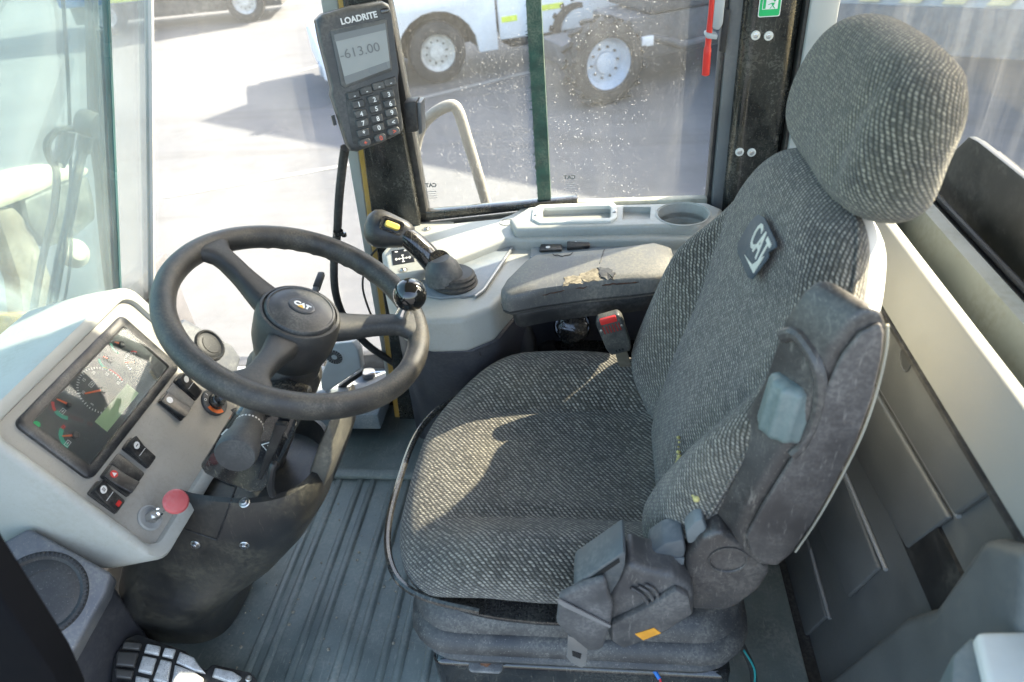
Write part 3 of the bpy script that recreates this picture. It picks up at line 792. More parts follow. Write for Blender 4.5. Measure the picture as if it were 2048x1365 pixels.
# logo patch
pc = U(1516, 497, pl=(bf.p(0, 0, .018), bf.n))
lf = Fr(pc, bf.r, bf.u)
def P2(px, py, off=.0):
    v = ray(px, py); t = (pc+bf.n*off-CAM).dot(bf.n)/v.dot(bf.n); return CAM+v*t
pp = [(1519, 430), (1532, 436), (1556, 486), (1556, 496), (1540, 506), (1541, 515), (1507, 560), (1499, 556), (1478, 507), (1478, 488), (1503, 445)]
patch = MB().prism([P2(*q, 0) for q in pp], bf.n*.003).build('logo_patch', mat('patch_navy', (.035, .05, .065), .6, dust=.15), bk, bevel=.0015)
ip = [(1518, 442), (1526, 446), (1545, 485), (1543, 491), (1528, 498), (1529, 508), (1507, 545), (1490, 504), (1489, 492), (1509, 455)]
CREAM = mat('patch_cream', (.58, .56, .48), .7, var=.1, vs=60)
# letters of the patch as raised cream pieces, gaps show the dark backing
text('CAT', Fr(P2(1519, 489, .0031), bf.r, bf.u), .043, CREAM, 'logo_letters', patch, h=.0006, sxy=(.76, 1.08), shear=.06, bold=.0007)
MB().prism([P2(*k, .003) for k in [(1490, 510), (1506, 530), (1529, 513), (1508, 547)]], bf.n*.0012).build('logo_triangle', CREAM, patch)
# --- headrest
hc = V((.307, .858, 1.017)); ln = .2604
hf = Fr(hc, (0, -1, 0), (math.sin(ln), 0, math.cos(ln)))
olh = []
for i in range(72):
    t = 2*math.pi*i/72; p_ = .645; ca, sa = math.cos(t), math.sin(t)
    a, b_ = math.copysign(abs(ca)**p_, ca), math.copysign(abs(sa)**p_, sa)
    olh.append((a*.1715*(1-.13*b_), b_*.092, 0))
cushion(hf, olh, (0, 0, 0), lambda a, b: .044-.006*(a/.18)**2+.004*math.exp(-(b/.04)**2)-.0035*math.exp(-((a-.105)/.012)**2), .048, .090, name='headrest', m_=F_HEAD, parent=seat, eb=.040)
for s in (-.06, .06):
    MB().tube([hf.p(s, -.06, -.01), hf.p(s, -.13, -.03)], .007, 8).build('headrest_post', BLACKM, seat)
# crumbs and worn foam in the crease between cushion and back
for i in range(26):
    t = random.random(); px, py = 1345+45*t+random.uniform(-8, 8), 870+150*t+random.uniform(-12, 12)
    q = U(px, py, x=.112); r = random.uniform(.0018, .005)
    MB().lathe([(0, -r), (r*.8, -r*.5), (r, 0), (r*.7, r*.6), (0, r)], q, V((random.random()-.5, random.random()-.5, 1)), 6).build('foam_crumb', mat('foam_crumb', (.50, .42, .16), .9, var=.4, vs=200), seat)
# --- suspension bellows
def rr2(x0, x1, y0, y1, r, z): return rrect(WF, (x0, x1), (y0, y1), r, 6, z)
bl = MB(); R_ = []
folds = [(.386, .022), (.380, .006), (.356, -.006), (.342, -.010), (.330, -.004), (.326, .010), (.322, -.004), (.306, -.018), (.288, -.020), (.276, -.010), (.272, .006), (.268, -.006), (.252, -.014), (.236, -.010), (.226, .006), (.222, .03)]
for z, g in folds: z = .386-(.386-z)*.75; R_.append(rr2(-.280+g, .20-g, .588+g, 1.075-g, .075, z))
bl.loft(R_)
bl.build('suspension_bellows', BELLOW, seat, smooth=50)
# --- base frame, bolts and mounting holes
bs = MB().loft([rr2(-.272, .198, .592, 1.06, .02, .0), rr2(-.272, .198, .592, 1.06, .02, .238), rr2(-.264, .190, .600, 1.05, .02, .246)]).build('base_frame', BLACK, seat, bevel=.004)
for (px, py) in ((973, 1326), (1303, 1326)):
    p = U(px, py, z=.2465)
    f = Fr(p, (1, 0, 0), (0, 1, 0))
    MB().prism(rrect(f, (-.027, .027), (-.018, .018), .008), V((0, 0, .006))).build('mount_plate', mat('plate_dusty', (.12, .12, .12), .45, dust=.7, dc=(.45, .44, .40), ds=20), bs, bevel=.002)
    MB().lathe([(.011, .006), (.011, .013), (.007, .016)], p, (0, 0, 1), 6).build('bolt', mat('bolt_rust', (.16, .075, .04), .7, var=.4, vs=80), bs)
# --- left armrest, folded up
YA = .560
def A2(px, py, y=YA): return U(px, py, y=y)
ap_px = [(1768, 622), (1776, 648), (1772, 705), (1752, 790), (1722, 875), (1675, 970), (1632, 1045), (1588, 1110), (1556, 1136), (1520, 1132), (1486, 1108), (1470, 1062), (1500, 1002), (1560, 905), (1608, 830), (1632, 770), (1660, 700), (1700, 645), (1735, 618)]
arm_s = [A2(*q) for q in ap_px]
armo = MB().prism(arm_s, V((-.032, .052, .002))).build('armrest', ARM, seat, bevel=.012, seg=4)
# raised side shield on the outer face with a thin pale piping
sh_px = [(1758, 640), (1764, 660), (1760, 705), (1741, 788), (1711, 872), (1665, 965), (1622, 1040), (1580, 1100), (1552, 1122), (1524, 1118), (1500, 1098), (1490, 1066), (1520, 1008), (1580, 912), (1622, 842), (1650, 770), (1680, 705), (1715, 660)]
MB().prism([A2(*q)-V((0, .001, 0)) for q in sh_px], V((0, -.006, 0))).build('side_shield', mat('shield_skin', (.060, .052, .048), .5, var=.25, dust=.45, dc=(.26, .23, .20), ds=9, scr=.5), armo, bevel=.004, seg=3)
MB().tube(smooth_path([A2(*q, y=YA+.004)+V((.0016, 0, 0)) for q in [(1772, 650), (1768, 705), (1748, 790), (1718, 875), (1671, 970), (1628, 1045), (1588, 1104)]], 6), .0015, 8).build('piping', mat('piping_pale', (.40, .38, .30), .6, var=.15), armo)
# height adjuster wheel in its pocket on the front face
def hit_mesh(o, px, py):
    from mathutils.bvhtree import BVHTree
    off = V((0, 0, 0)); q = o
    while q: off += q.location; q = q.parent
    bv = BVHTree.FromPolygons([v.co+off for v in o.data.vertices], [tuple(k.vertices) for k in o.data.polygons])
    loc, nor, i, d = bv.ray_cast(CAM, ray(px, py))
    return loc, nor
h0, h1 = hit_mesh(armo, 1580, 752), hit_mesh(armo, 1545, 862)
fn_ = V((-.80, -.25, .45)).normalized()
wc0, wc1 = h0[0]-fn_*.012, h1[0]-fn_*.012
wa = (wc1-wc0).normalized(); fx_ = wa.cross(fn_).normalized(); fn_ = fx_.cross(wa)
ADJ = mat('adjuster_grey_green', (.12, .155, .145), .4, var=.1, dust=.3)
ad = []
L = (wc1-wc0).length
for k, (h, g) in enumerate(((0, .7), (.005, .95), (.010, 1), (L-.010, 1), (L-.005, .95), (L, .7))):
    ring = []
    for i in range(40):
        t = 2*math.pi*i/40; rr_ = (.0265+.0016*math.sin(t*10))*g
        ring.append(wc0+wa*h+(fx_*math.cos(t)+fn_*math.sin(t))*rr_)
    ad.append(ring)
MB().loft(ad).build('height_adjuster', ADJ, armo, smooth=50)
rimp = []
for (px, py) in [(1566, 672), (1590, 668), (1612, 690), (1634, 728), (1642, 770), (1634, 830), (1608, 885), (1586, 908)]:
    h_ = hit_mesh(armo, px, py)
    if h_[0] is not None: rimp.append(h_[0])
if len(rimp) > 3: MB().tube(smooth_path(rimp, 6), .0075, 10).build('pocket_rim', ARM, armo)
# --- pivot bracket, levers
YB = .560
def B2(px, py, y=YB): return U(px, py, y=y)
brk = MB().prism([B2(*q) for q in [(1404, 1078), (1440, 1062), (1490, 1092), (1530, 1128), (1542, 1146), (1520, 1182), (1476, 1214), (1452, 1224), (1384, 1222), (1370, 1180), (1372, 1120)]], V((0, .045, 0))).build('pivot_bracket', ARM, seat, bevel=.008, seg=3)
ci = B2(1456, 1120, y=YB-.0005)
MB().lathe([(.024, 0), (.024, .0015), (.022, .002), (.021, .0005)], ci, (0, -1, 0), 30, cap=False).build('pivot_disc', ARM, brk)
MB().prism([B2(*q, y=.57) for q in [(1388, 1046), (1406, 1038), (1414, 1062), (1440, 1062), (1400, 1086), (1374, 1090), (1372, 1066)]], V((0, .04, 0))).build('recliner_lever', mat('lever_grey', (.15, .165, .165), .5, dust=.4), seat, bevel=.004)
MB().prism([B2(*q, y=.565) for q in [(1300, 1108), (1330, 1088), (1368, 1080), (1372, 1102), (1366, 1138), (1318, 1142), (1298, 1128)]], V((0, .04, 0))).build('tilt_handle', mat('lever_grey2', (.09, .10, .105), .5, dust=.4), seat, bevel=.005)
MB().box(Fr(B2(1358, 1122, y=.5635), (1, 0, 0), (0, 0, 1)), (-.006, .006), (-.006, .006), (-.001, .0012)).build('tilt_symbol', GREYPR, seat)
MB().prism([B2(*q, y=.575) for q in [(1330, 1160), (1370, 1128), (1400, 1140), (1385, 1185), (1345, 1190)]], V((0, .03, 0))).build('lever_base', mat('lever_teal', (.10, .135, .14), .5, dust=.3), seat, bevel=.004)

# ================================================================== belt retractor hanging on the near side
YR = .535
ret = thing('belt_retractor', U(1250, 1300, y=YR), 'scuffed black seat belt retractor with orange label hanging beside the seat cushion', 'belt retractor')
def R2(px, py, y=YR): return U(px, py, y=y)
GRIME = mat('retractor_plastic', (.062, .060, .060), .5, var=.25, dust=.6, dc=(.27, .25, .22), ds=10, scr=.5)
rh = MB().prism([R2(*q) for q in [(1216, 1188), (1258, 1128), (1290, 1142), (1330, 1150), (1350, 1152), (1388, 1188), (1390, 1234), (1330, 1272), (1246, 1304), (1218, 1286), (1212, 1236)]], V((0, .055, 0))).build('housing', GRIME, ret, bevel=.010, seg=3)
MB().prism([R2(*q, y=YR-.010) for q in [(1222, 1252), (1300, 1214), (1352, 1182), (1378, 1196), (1386, 1230), (1328, 1266), (1248, 1300), (1224, 1284)]], V((0, .012, 0))).build('cover', GRIME, rh, bevel=.004)
MB().prism([R2(*q, y=YR-.0105) for q in [(1270, 1268), (1308, 1256), (1322, 1266), (1286, 1280)]], V((0, -.0008, 0))).build('warning_label', LABEL, rh)
for k in range(3):
    q = [R2(1262+k*14, 1176-k*3, y=YR-.003), R2(1284+k*12, 1190-k*5, y=YR-.004), R2(1300+k*9, 1214-k*8, y=YR-.004)]
    MB().tube(smooth_path(q, 4), .0022, 6).build('cover_rib', GRIME, rh)
# belt guide: open box mouth
gd = MB()
outer = [(1150, 1168), (1246, 1104), (1252, 1108), (1250, 1134), (1240, 1160), (1216, 1200), (1160, 1196), (1146, 1186)]
gd.prism([R2(*q, y=YR-.004) for q in outer], V((0, .05, 0)))
go = gd.build('belt_guide', mat('guide_plastic', (.075, .085, .088), .45, var=.2, dust=.5, dc=(.28, .27, .24)), ret, bevel=.004)
MB().prism([R2(*q, y=YR-.0045) for q in [(1164, 1166), (1238, 1116), (1240, 1124), (1168, 1174)]], V((0, -.0006, 0))).build('guide_slot', mat('slot_dark', (.008, .009, .009), .7), go)
# webbing flap and tongue
fl = [(1158, 1176), (1210, 1160), (1226, 1215), (1222, 1252), (1206, 1300), (1178, 1306), (1128, 1266), (1112, 1248), (1118, 1196)]
MB().prism([R2(*q, y=YR-.016) for q in fl], V((.0, .012, .0))).build('webbing_flap', mat('webbing', (.075, .073, .072), .8, var=.3, dust=.55, dc=(.30, .28, .26), ds=9, grain=.5), ret, bevel=.005, seg=3)
MB().prism([R2(*q, y=YR-.018) for q in [(1116, 1196), (1132, 1204), (1222, 1250), (1220, 1254), (1128, 1212), (1116, 1204)]], V((0, -.002, 0))).build('webbing_fold', mat('webbing_edge', (.20, .19, .18), .8), ret)
to_ = MB().prism([R2(*q, y=YR-.012) for q in [(1136, 1272), (1176, 1288), (1172, 1330), (1164, 1337), (1142, 1326), (1133, 1316)]], V((0, .003, 0))).build('belt_tongue', mat('tongue_steel', (.30, .30, .29), .5, metal=.7, var=.2, dust=.3), ret, bevel=.001)
MB().prism([R2(*q, y=YR-.0124) for q in [(1144, 1302), (1163, 1308), (1161, 1318), (1145, 1312)]], V((0, -.0005, 0))).build('tongue_slot', mat('slot_dark2', (.01, .01, .01), .7), to_)

# ================================================================== buckle on the far side
bc = U(1228, 665, y=1.02)
bu_ = thing('belt_buckle', U(1290, 765, y=1.06), 'black seat belt buckle with red release button standing behind the seat cushion', 'belt buckle')
ur = (U(1240, 618, y=1.02)-U(1188, 632, y=1.02)); uu = (U(1214, 622, y=1.02)-U(1240, 705, y=1.02))
kf = Fr(bc, ur, uu)
if kf.n.dot(CAM-bc) < 0: kf = Fr(bc, kf.r, kf.u, -kf.n)
HB, WB = .041, .0235
MB().prism([kf.p(*q) for q in [(-WB, HB*.75, -.009), (-WB*.8, HB, -.009), (WB*.8, HB, -.009), (WB, HB*.75, -.009), (WB*.95, -HB*.6, -.009), (WB*.75, -HB, -.009), (-WB*.75, -HB, -.009), (-WB*.95, -HB*.6, -.009)]], kf.n*.02).build('buckle_body', mat('buckle_plastic', (.035, .036, .035), .4, dust=.45, dc=(.25, .23, .18), ds=20), bu_, bevel=.004, seg=3)
MB().box(kf, (-WB*.62, WB*.62), (HB*.70, HB*.99), (-.006, .0135)).build('release_button', REDP, bu_, bevel=.0015)
for i in range(6):
    a = -WB*.62+i*WB*.24
    MB().box(kf, (a, a+.0026), (HB*.20, HB*.60), (.0108, .0114)).build('button_slot', mat('slot_red', (.20, .015, .012), .5), bu_)
for i in range(3):
    a = -WB*.3+i*WB*.25
    MB().box(kf, (a, a+.003), (-HB*.85, -HB*.74), (.0108, .0113)).build('slot', mat('slot_dark', (.01, .01, .01), .6), bu_)
for s in (-1, 1):
    MB().lathe([(.0025, 0), (.0025, .001), (.001, .0015)], kf.p(s*WB*.78, HB*.42, .011), kf.n, 10).build('rivet', STEEL, bu_)
s0, s1 = kf.p(0, -HB*.9, 0), U(1262, 770, y=1.05)
sd = (s1-s0).normalized(); sr = kf.r
MB().prism([s0-sr*.011, s0+sr*.011, s1+sr*.011-kf.u*.02, s1-sr*.011-kf.u*.02], kf.n*.003).build('buckle_strap', mat('strap_brown', (.12, .10, .07), .5, var=.3, dust=.4), bu_, bevel=.001)
MB().tube(smooth_path([U(1300, 725, y=1.10), U(1296, 740, y=1.10), U(1280, 765, y=1.10), U(1262, 790, y=1.10)], 5), .006, 8).build('conduit', mat('conduit_grey', (.08, .085, .09), .5), bu_)
# ================================================================== picking points on things already built
from mathutils.bvhtree import BVHTree
def hit(o, px, py):
    off = V((0, 0, 0)); q = o
    while q: off += q.location; q = q.parent
    bv = BVHTree.FromPolygons([v.co+off for v in o.data.vertices], [tuple(p.vertices) for p in o.data.polygons])
    loc, nor, idx, d = bv.ray_cast(CAM, ray(px, py))
    if loc is None: return None, None
    if nor.dot(CAM-loc) < 0: nor = -nor
    return loc, nor
def at_hit(o, px, py):
    """frame lying on a surface; right follows the photograph's right"""
    p, n = hit(o, px, py)
    r = RC @ V((1, 0, 0)); r = (r-n*r.dot(n)).normalized()
    return Fr(p, r, n.cross(r))
# ================================================================== steering wheel
cw = V((-.4374, .8269, .7612)); nw = V((math.sin(.4699), -.0303, math.cos(.4699))).normalized()
sw = thing('steering_wheel', cw, 'black three spoke steering wheel with spinner ball in front of the seat', 'steering wheel')
r0 = V((0, 1, 0)); r0 = (r0-nw*r0.dot(nw)).normalized(); u0 = nw.cross(r0)
WFR = Fr(cw, r0, u0)
def wp_(px, py, off=0.):
    p = U(px, py, pl=(cw+nw*off, nw)); d = p-cw
    return d.dot(WFR.r), d.dot(WFR.u)
RT, RR = .0182, .1815
rings = []; NW = 160
aa, ab = wp_(640, 500); g0 = math.atan2(ab, aa)
for i in range(NW):
    t = 2*math.pi*i/NW; ring = []
    for j in range(16):
        f = 2*math.pi*j/16; rt = RT
        # finger ridges on the inner side of the far part of the rim
        dlt = (t-g0+math.pi) % (2*math.pi)-math.pi
        if abs(dlt) < .62 and math.cos(f) < -.3: rt += .0022*max(0, math.sin(t*42))*(-math.cos(f))
        ring.append(WFR.p((RR+rt*.92*math.cos(f))*math.cos(t), (RR+rt*.92*math.cos(f))*math.sin(t), rt*1.06*math.sin(f)))
    rings.append(ring)
rings.append(rings[0])
MB().loft(rings, cap=False).build('rim', WHEEL, sw, smooth=60)
SPK = mat('spoke_skin', (.022, .0225, .023), .45, var=.15, dust=.2, dc=(.25, .22, .17), ds=12, grain=.6, gs=2200)
for (px, py) in ((440, 515), (815, 655), (500, 775)):
    a, b_ = wp_(px, py); t = math.atan2(b_, a); d = (math.cos(t), math.sin(t)); nn = (-d[1], d[0]); R2_ = []
    for k in range(15):
        q = k/14; rad = lerp(.040, .183, q)
        w = lerp(.0250, .0160, sstep(0, .55, q))+.024*sstep(.74, 1., q)
        h = lerp(-.020, .004, sstep(0, .9, q)); th = lerp(.018, .0120, q)
        sec = []
        for j in range(14):
            f = 2*math.pi*j/14; cx = math.copysign(abs(math.cos(f))**.6, math.cos(f))*w; cz = math.copysign(abs(math.sin(f))**.7, math.sin(f))*th
            sec.append(WFR.p(d[0]*rad+nn[0]*cx, d[1]*rad+nn[1]*cx, h+cz))
        R2_.append(sec)
    MB().loft(R2_).build('spoke', SPK, sw, smooth=50)
hub = MB().lathe([(.044, -.090), (.054, -.078), (.061, -.050), (.0625, -.018), (.061, -.003), (.0575, .0035), (.054, .0042), (.053, .001)], cw, nw, 48).build('hub', SPK, sw, smooth=40)
cap = MB().lathe([(.0515, .000), (.0515, .0055), (.0495, .0085), (.047, .0092), (.046, .0080), (.044, .0085), (.036, .0120), (.02, .0130), (.0005, .013)], cw, nw, 48).build('hub_cap', mat('cap_plastic', (.026, .027, .028), .4, var=.12, dust=.22, ds=14, grain=.2), sw)
ec = V(cw)+nw*.0128
rx = RC @ V((1, 0, 0)); rx = (rx*.96-(RC @ V((0, 1, 0)))*.28); rx = (rx-nw*rx.dot(nw)).normalized()
cf = Fr(ec, rx, nw.cross(rx))
em = MB().prism([cf.p(.0195*math.cos(2*math.pi*i/40), .0150*math.sin(2*math.pi*i/40), 0) for i in range(40)], nw*.0016).build('emblem', mat('emblem_ring', (.045, .05, .055), .3), cap, bevel=.0006)
MB().prism([cf.p(.0170*math.cos(2*math.pi*i/40), .0126*math.sin(2*math.pi*i/40), .0016) for i in range(40)], nw*.0004).build('emblem_field', mat('emblem_field', (.02, .022, .024), .35), em)
text('CAT', cf.at(0, .001, .0019), .0118, WHITEP, 'emblem_letters', em, h=.0003, sxy=(1.05, 1), bold=.0007)
MB().prism([cf.p(-.005, -.0052, .0026), cf.p(.005, -.0052, .0026), cf.p(0, .0008, .0026)], nw*.0004).build('emblem_triangle', YELLOW, em)
# spinner ball
bx, by = wp_(803, 634, .012)
sb = WFR.p(bx, by, .012)
kn = MB().lathe([(.011, 0), (.0105, .006), (.0085, .022), (.008, .034)], sb, nw, 20).build('spinner_stem', CHROME, sw)
MB().lathe([(0.0258*math.sin(math.pi*i/20), .046-.0258*math.cos(math.pi*i/20)) for i in range(21)], sb, nw, 36, cap=False).build('spinner_ball', mat('ball_black', (.006, .006, .006), .06, var=.05, coat=.6), sw, smooth=180)
# ================================================================== steering column and pedestal
scn = thing('steering_column', cw-nw*.65, 'black steering column pedestal with bolted covers rising from the floor', 'steering column')
colm = MB().lathe([(.040, -.36), (.044, -.24), (.047, -.17), (.050, -.13), (.052, -.10), (.046, -.088)], cw, nw, 32).build('column_tube', DARKP, scn)
MB().lathe([(.054, -.150), (.058, -.140), (.058, -.118), (.052, -.108)], cw, nw, 32).build('tilt_collar', BLACKM, scn)
PED = mat('pedestal_plastic', (.022, .022, .022), .33, var=.2, dust=.42, dc=(.17, .155, .11), ds=6, grain=.3, scr=.2)
secs = [  # z, x0, x1, y0, y1, power
    (.012, -.985, -.765, .735, .95, 3.2), (.06, -.98, -.757, .725, .955, 3.2), (.12, -.965, -.730, .705, .96, 3.), (.19, -.94, -.665, .695, .965, 3.),
    (.26, -.90, -.583, .690, .96, 2.9), (.33, -.86, -.520, .690, .955, 2.8), (.40, -.80, -.478, .695, .950, 2.7), (.455, -.76, -.466, .705, .945, 2.6), (.475, -.75, -.470, .712, .940, 2.6), (.478, -.742, -.478, .720, .932, 2.6), (.44, -.72, -.492, .735, .918, 2.6)]
rg = []
for z, x0, x1, y0, y1, p in secs:
    ring = []
    for i in range(48):
        t = 2*math.pi*i/48; ca, sa = math.cos(t), math.sin(t)
        a = math.copysign(abs(ca)**(2/p), ca); b_ = math.copysign(abs(sa)**(2/p), sa)
        x = (x0+x1)/2+a*(x1-x0)/2; y = (y0+y1)/2+b_*(y1-y0)/2
        ring.append(V((x, y, z+(.10*(-.60-x) if z > .3 else 0)*sstep(.3, .45, z))))
    rg.append(ring)
ped = MB().loft(rg).build('pedestal_cover', PED, scn, smooth=50)
# side flap on the operator's side of the cover, sunlight put into its paler colour
flp = [(655, 848), (664, 874), (663, 925), (643, 985), (612, 1064), (606, 1040), (617, 985), (618, 945), (636, 892)]
MB().prism([U(*q, y=.79) for q in flp], V((.012, .11, .0))).build('side_flap', mat('flap_sunlit_plastic', (.085, .082, .072), .5, var=.15, dust=.5, dc=(.36, .33, .25), ds=6, grain=.3), scn, bevel=.006, seg=3)
for (px, py) in ((489, 1006), (391, 1089), (489, 1090)):
    f = at_hit(ped, px, py)
    bo = MB().lathe([(.0085, -.001), (.0085, .0012), (.0075, .002)], f.o, f.n, 18).build('washer', STEEL, scn)
    MB().lathe([(.0052, .001), (.0052, .0055), (.004, .0065), (.0025, .0065), (.0024, .004)], f.o, f.n, 12).build('bolt_head', mat('bolt_steel', (.35, .35, .35), .3, metal=1.), bo)
# access cover line
cv = [(396, 962), (470, 978), (432, 1082), (356, 1060)]
cvp = [at_hit(ped, *q) for q in cv]
prv = MB()
for i in range(2, 26):
    pass
def on_ped(pix, r, nm, m_):
    pts = [hit(ped, *q) for q in pix]
    pts = [p+n*.0006 for p, n in pts if p is not None]
    return MB().tube(pts, r, 6).build(nm, m_, scn)
on_ped([(lerp(472, 434, i/12), lerp(975, 1080, i/12)) for i in range(13)], .0016, 'cover_groove', BLACKM)
on_ped([(lerp(434, 352, i/10), lerp(1080, 1052, i/10)) for i in range(11)], .0014, 'cover_groove', BLACKM)
on_ped([(lerp(472, 410, i/8), lerp(975, 950, i/8)) for i in range(9)], .0014, 'cover_groove', BLACKM)
# lever bracket
YL = .705
def L2(px, py, y=YL): return U(px, py, y=y)
lb2 = MB().prism([L2(*q) for q in [(398, 935), (418, 905), (440, 866), (470, 826), (540, 822), (592, 838), (590, 862), (566, 912), (538, 968), (524, 986), (500, 988), (444, 966), (408, 950)]], V((.0, .075, .0))).build('lever_bracket', BLACK, scn, bevel=.006, seg=3)
MB().prism([L2(*q, y=YL-.001) for q in [(452, 872), (480, 832), (505, 836), (500, 880), (470, 890)]], V((0, -.004, 0))).build('bracket_rib', BLACK, scn, bevel=.002)
MB().prism([L2(*q, y=YL-.001) for q in [(556, 838), (580, 842), (545, 920), (528, 950), (520, 946)]], V((0, -.012, 0))).build('bracket_rib', BLACKM, scn, bevel=.002)
def arrow_label(px, py, ang_, letter):
    f = Fr(L2(px, py, y=YL-.0008), (math.cos(ang_), 0, math.sin(ang_)), (-math.sin(ang_), 0, math.cos(ang_)))
    if f.n.y > 0: f = Fr(f.o, f.r, f.u, -f.n)
    pts = [(-.011, -.007), (.005, -.007), (.011, 0), (.005, .007), (-.011, .007)]
    ins = [(-.0095, -.0055), (.0045, -.0055), (.009, 0), (.0045, .0055), (-.0095, .0055)]
    a = MB().prism([f.p(*q) for q in pts], f.n*.0006).build('arrow_label', WHITEP, scn)
    MB().prism([f.p(*q, .0006) for q in ins], f.n*.0003).build('arrow_field', BLACKM, a)
    text(letter, f.at(-.001, 0, .0009), .0075, WHITEP, 'arrow_letter', a, h=.0002)
arrow_label(458, 867, .75, 'F'); arrow_label(540, 892, .35, 'R')
MB().tube(smooth_path([L2(552, 932, y=.68), L2(547, 930, y=.675), L2(543, 950, y=.67), L2(541, 975, y=.67), L2(545, 990, y=.675)], 5), .0055, 10).build('lever_hook', BLACKM, scn)
# direction lever
dl = thing('direction_lever', U(505, 835, y=.70), 'thick black direction lever with cylindrical knob under the steering wheel', 'lever')
p0, p1 = U(522, 800, y=.745), U(470, 912, y=.615)
dax = (p1-p0).normalized(); dlen = (p1-p0).length
KNM = mat('knob_rubber', (.034, .035, .036), .5, var=.12, dust=.3, dc=(.2, .19, .17), ds=16, grain=.3)
MB().lathe([(.015, 0), (.0165, .02), (.0175, dlen*.45), (.0185, dlen*.52)], p0, dax, 28).build('stem', KNM, dl)
MB().lathe([(.019, dlen*.50), (.0205, dlen*.53), (.0205, dlen*.60), (.0225, dlen*.70), (.0265, dlen*.82), (.0275, dlen*.93), (.0272, dlen*.975), (.0255, dlen), (.0005, dlen*1.004)], p0, dax, 36).build('knob', KNM, dl)
tk = MB()
u_ = dax.orthogonal().normalized(); v_ = dax.cross(u_)
for i in range(26):
    t = 2*math.pi*i/26; f = Fr(p0+dax*dlen*.515+(u_*math.cos(t)+v_*math.sin(t))*.0192, -u_*math.sin(t)+v_*math.cos(t), dax)
    tk.box(f, (-.0012, .0012), (-.002, .002), (-.0004, .0008))
tk.build('knob_marks', WHITEP, dl, kind='stuff')
# thin stalk on the far side of the column
st = thing('column_stalk', U(605, 600, y=.90), 'thin flat stalk pointing away behind the steering wheel', 'lever')
q0, q1 = cw-nw*.075+V((.0, .045, 0)), U(644, 546, y=1.01)
mdir = (q1-q0).normalized(); sdv = mdir.cross(RC @ V((0, 0, 1))).normalized()
GST = mat('stalk_grey', (.07, .075, .08), .45, dust=.3)
ln_ = (q1-q0).length
def secq(t, w, h): 
    c_ = q0+mdir*ln_*t; up_ = sdv.cross(mdir)
    return [c_+sdv*w+up_*h, c_-sdv*w+up_*h, c_-sdv*w-up_*h, c_+sdv*w-up_*h]
MB().loft([secq(0, .011, .006), secq(.5, .009, .006), secq(.62, .005, .005), secq(.97, .0045, .004), secq(1., .004, .003)]).build('blade', GST, st, bevel=.0015)
MB().loft([secq(.72, .0055, .0055), secq(.98, .0055, .0046)]).build('tip', BLACKM, st, bevel=.001)

# ================================================================== dashboard
DF = Fr((-.80, .907, .70), (0, 1, 0), (-.495, 0, .869))
def DP(px, py, off=0.):
    p = U(px, py, pl=(DF.o+DF.n*off, DF.n)); d = p-DF.o
    return d.dot(DF.r), d.dot(DF.u)
dash = thing('dashboard', (-.80, .78, .45), 'pale grey dashboard with gauge display and rocker switches beside the windscreen', 'dashboard')
A_in, B_in = (-.290, .046), (-.258, .018)
A_ou, B_ou = (-.308, .066), (-.283, .040)
def ringR(a, b, r, c, da=0, db=0): return [p+DF.u*db+DF.r*da for p in rrect(DF, a, b, r, 6, c)]
hs = MB().loft([ringR((-.325, .060), (-.24, .05), .03, -.17, 0, .045), ringR((-.318, .066), (-.278, .046), .035, -.06, 0, .018), ringR(A_ou, B_ou, .032, .002), ringR((-.305, .063), (-.280, .037), .030, .008), ringR((-.297, .054), (-.268, .028), .026, .010), ringR((-.292, .048), (-.261, .020), .024, .007), ringR(A_in, B_in, .022, -.003)]).build('housing', LIGHT, dash, smooth=50)
MB().prism(rrect(DF, A_in, B_in, .02, 5, -.010), DF.n*.0085).build('face_panel', LIGHT2, dash)
# lower dark kick panel under the dash
MB().box(WF, (-1.0, -.895), (.38, .72), (.01, .40)).build('kick_panel', PANEL, dash, bevel=.02, seg=3)
# display
dsp = MB()
BZ = [rrect(DF, (-.2625, .0085), (-.1245, .0045), .012, 5, -.002), rrect(DF, (-.2625, .0085), (-.1245, .0045), .012, 5, .004), rrect(DF, (-.259, .005), (-.121, .001), .010, 5, .0065), rrect(DF, (-.246, -.008), (-.110, -.011), .004, 5, .0055), rrect(DF, (-.245, -.009), (-.109, -.012), .004, 5, .001)]
dso = dsp.loft(BZ, cap=True).build('display_bezel', mat('bezel_black', (.020, .021, .023), .3, var=.15, dust=.25, ds=20, grain=.4), dash, smooth=40)
SCR = mat('display_face', (.026, .034, .038), .35, var=.1)
MB().box(DF, (-.2445, -.0095), (-.1085, -.0125), (.0005, .0014)).build('display_face', SCR, dso)
LCD = mat('lcd_green', (.33, .46, .24), .4, var=.06)
q = [DP(188, 845), DP(253, 768), DP(273, 786), DP(216, 867)]
a0 = sum(k[0] for k in (q[0], q[3]))/2; a1 = sum(k[0] for k in (q[1], q[2]))/2; b1 = (q[0][1]+q[1][1])/2; b0_ = (q[2][1]+q[3][1])/2
MB().box(DF, (a0, a1), (b0_, b1), (.0014, .0022)).build('lcd_window', LCD, dso)
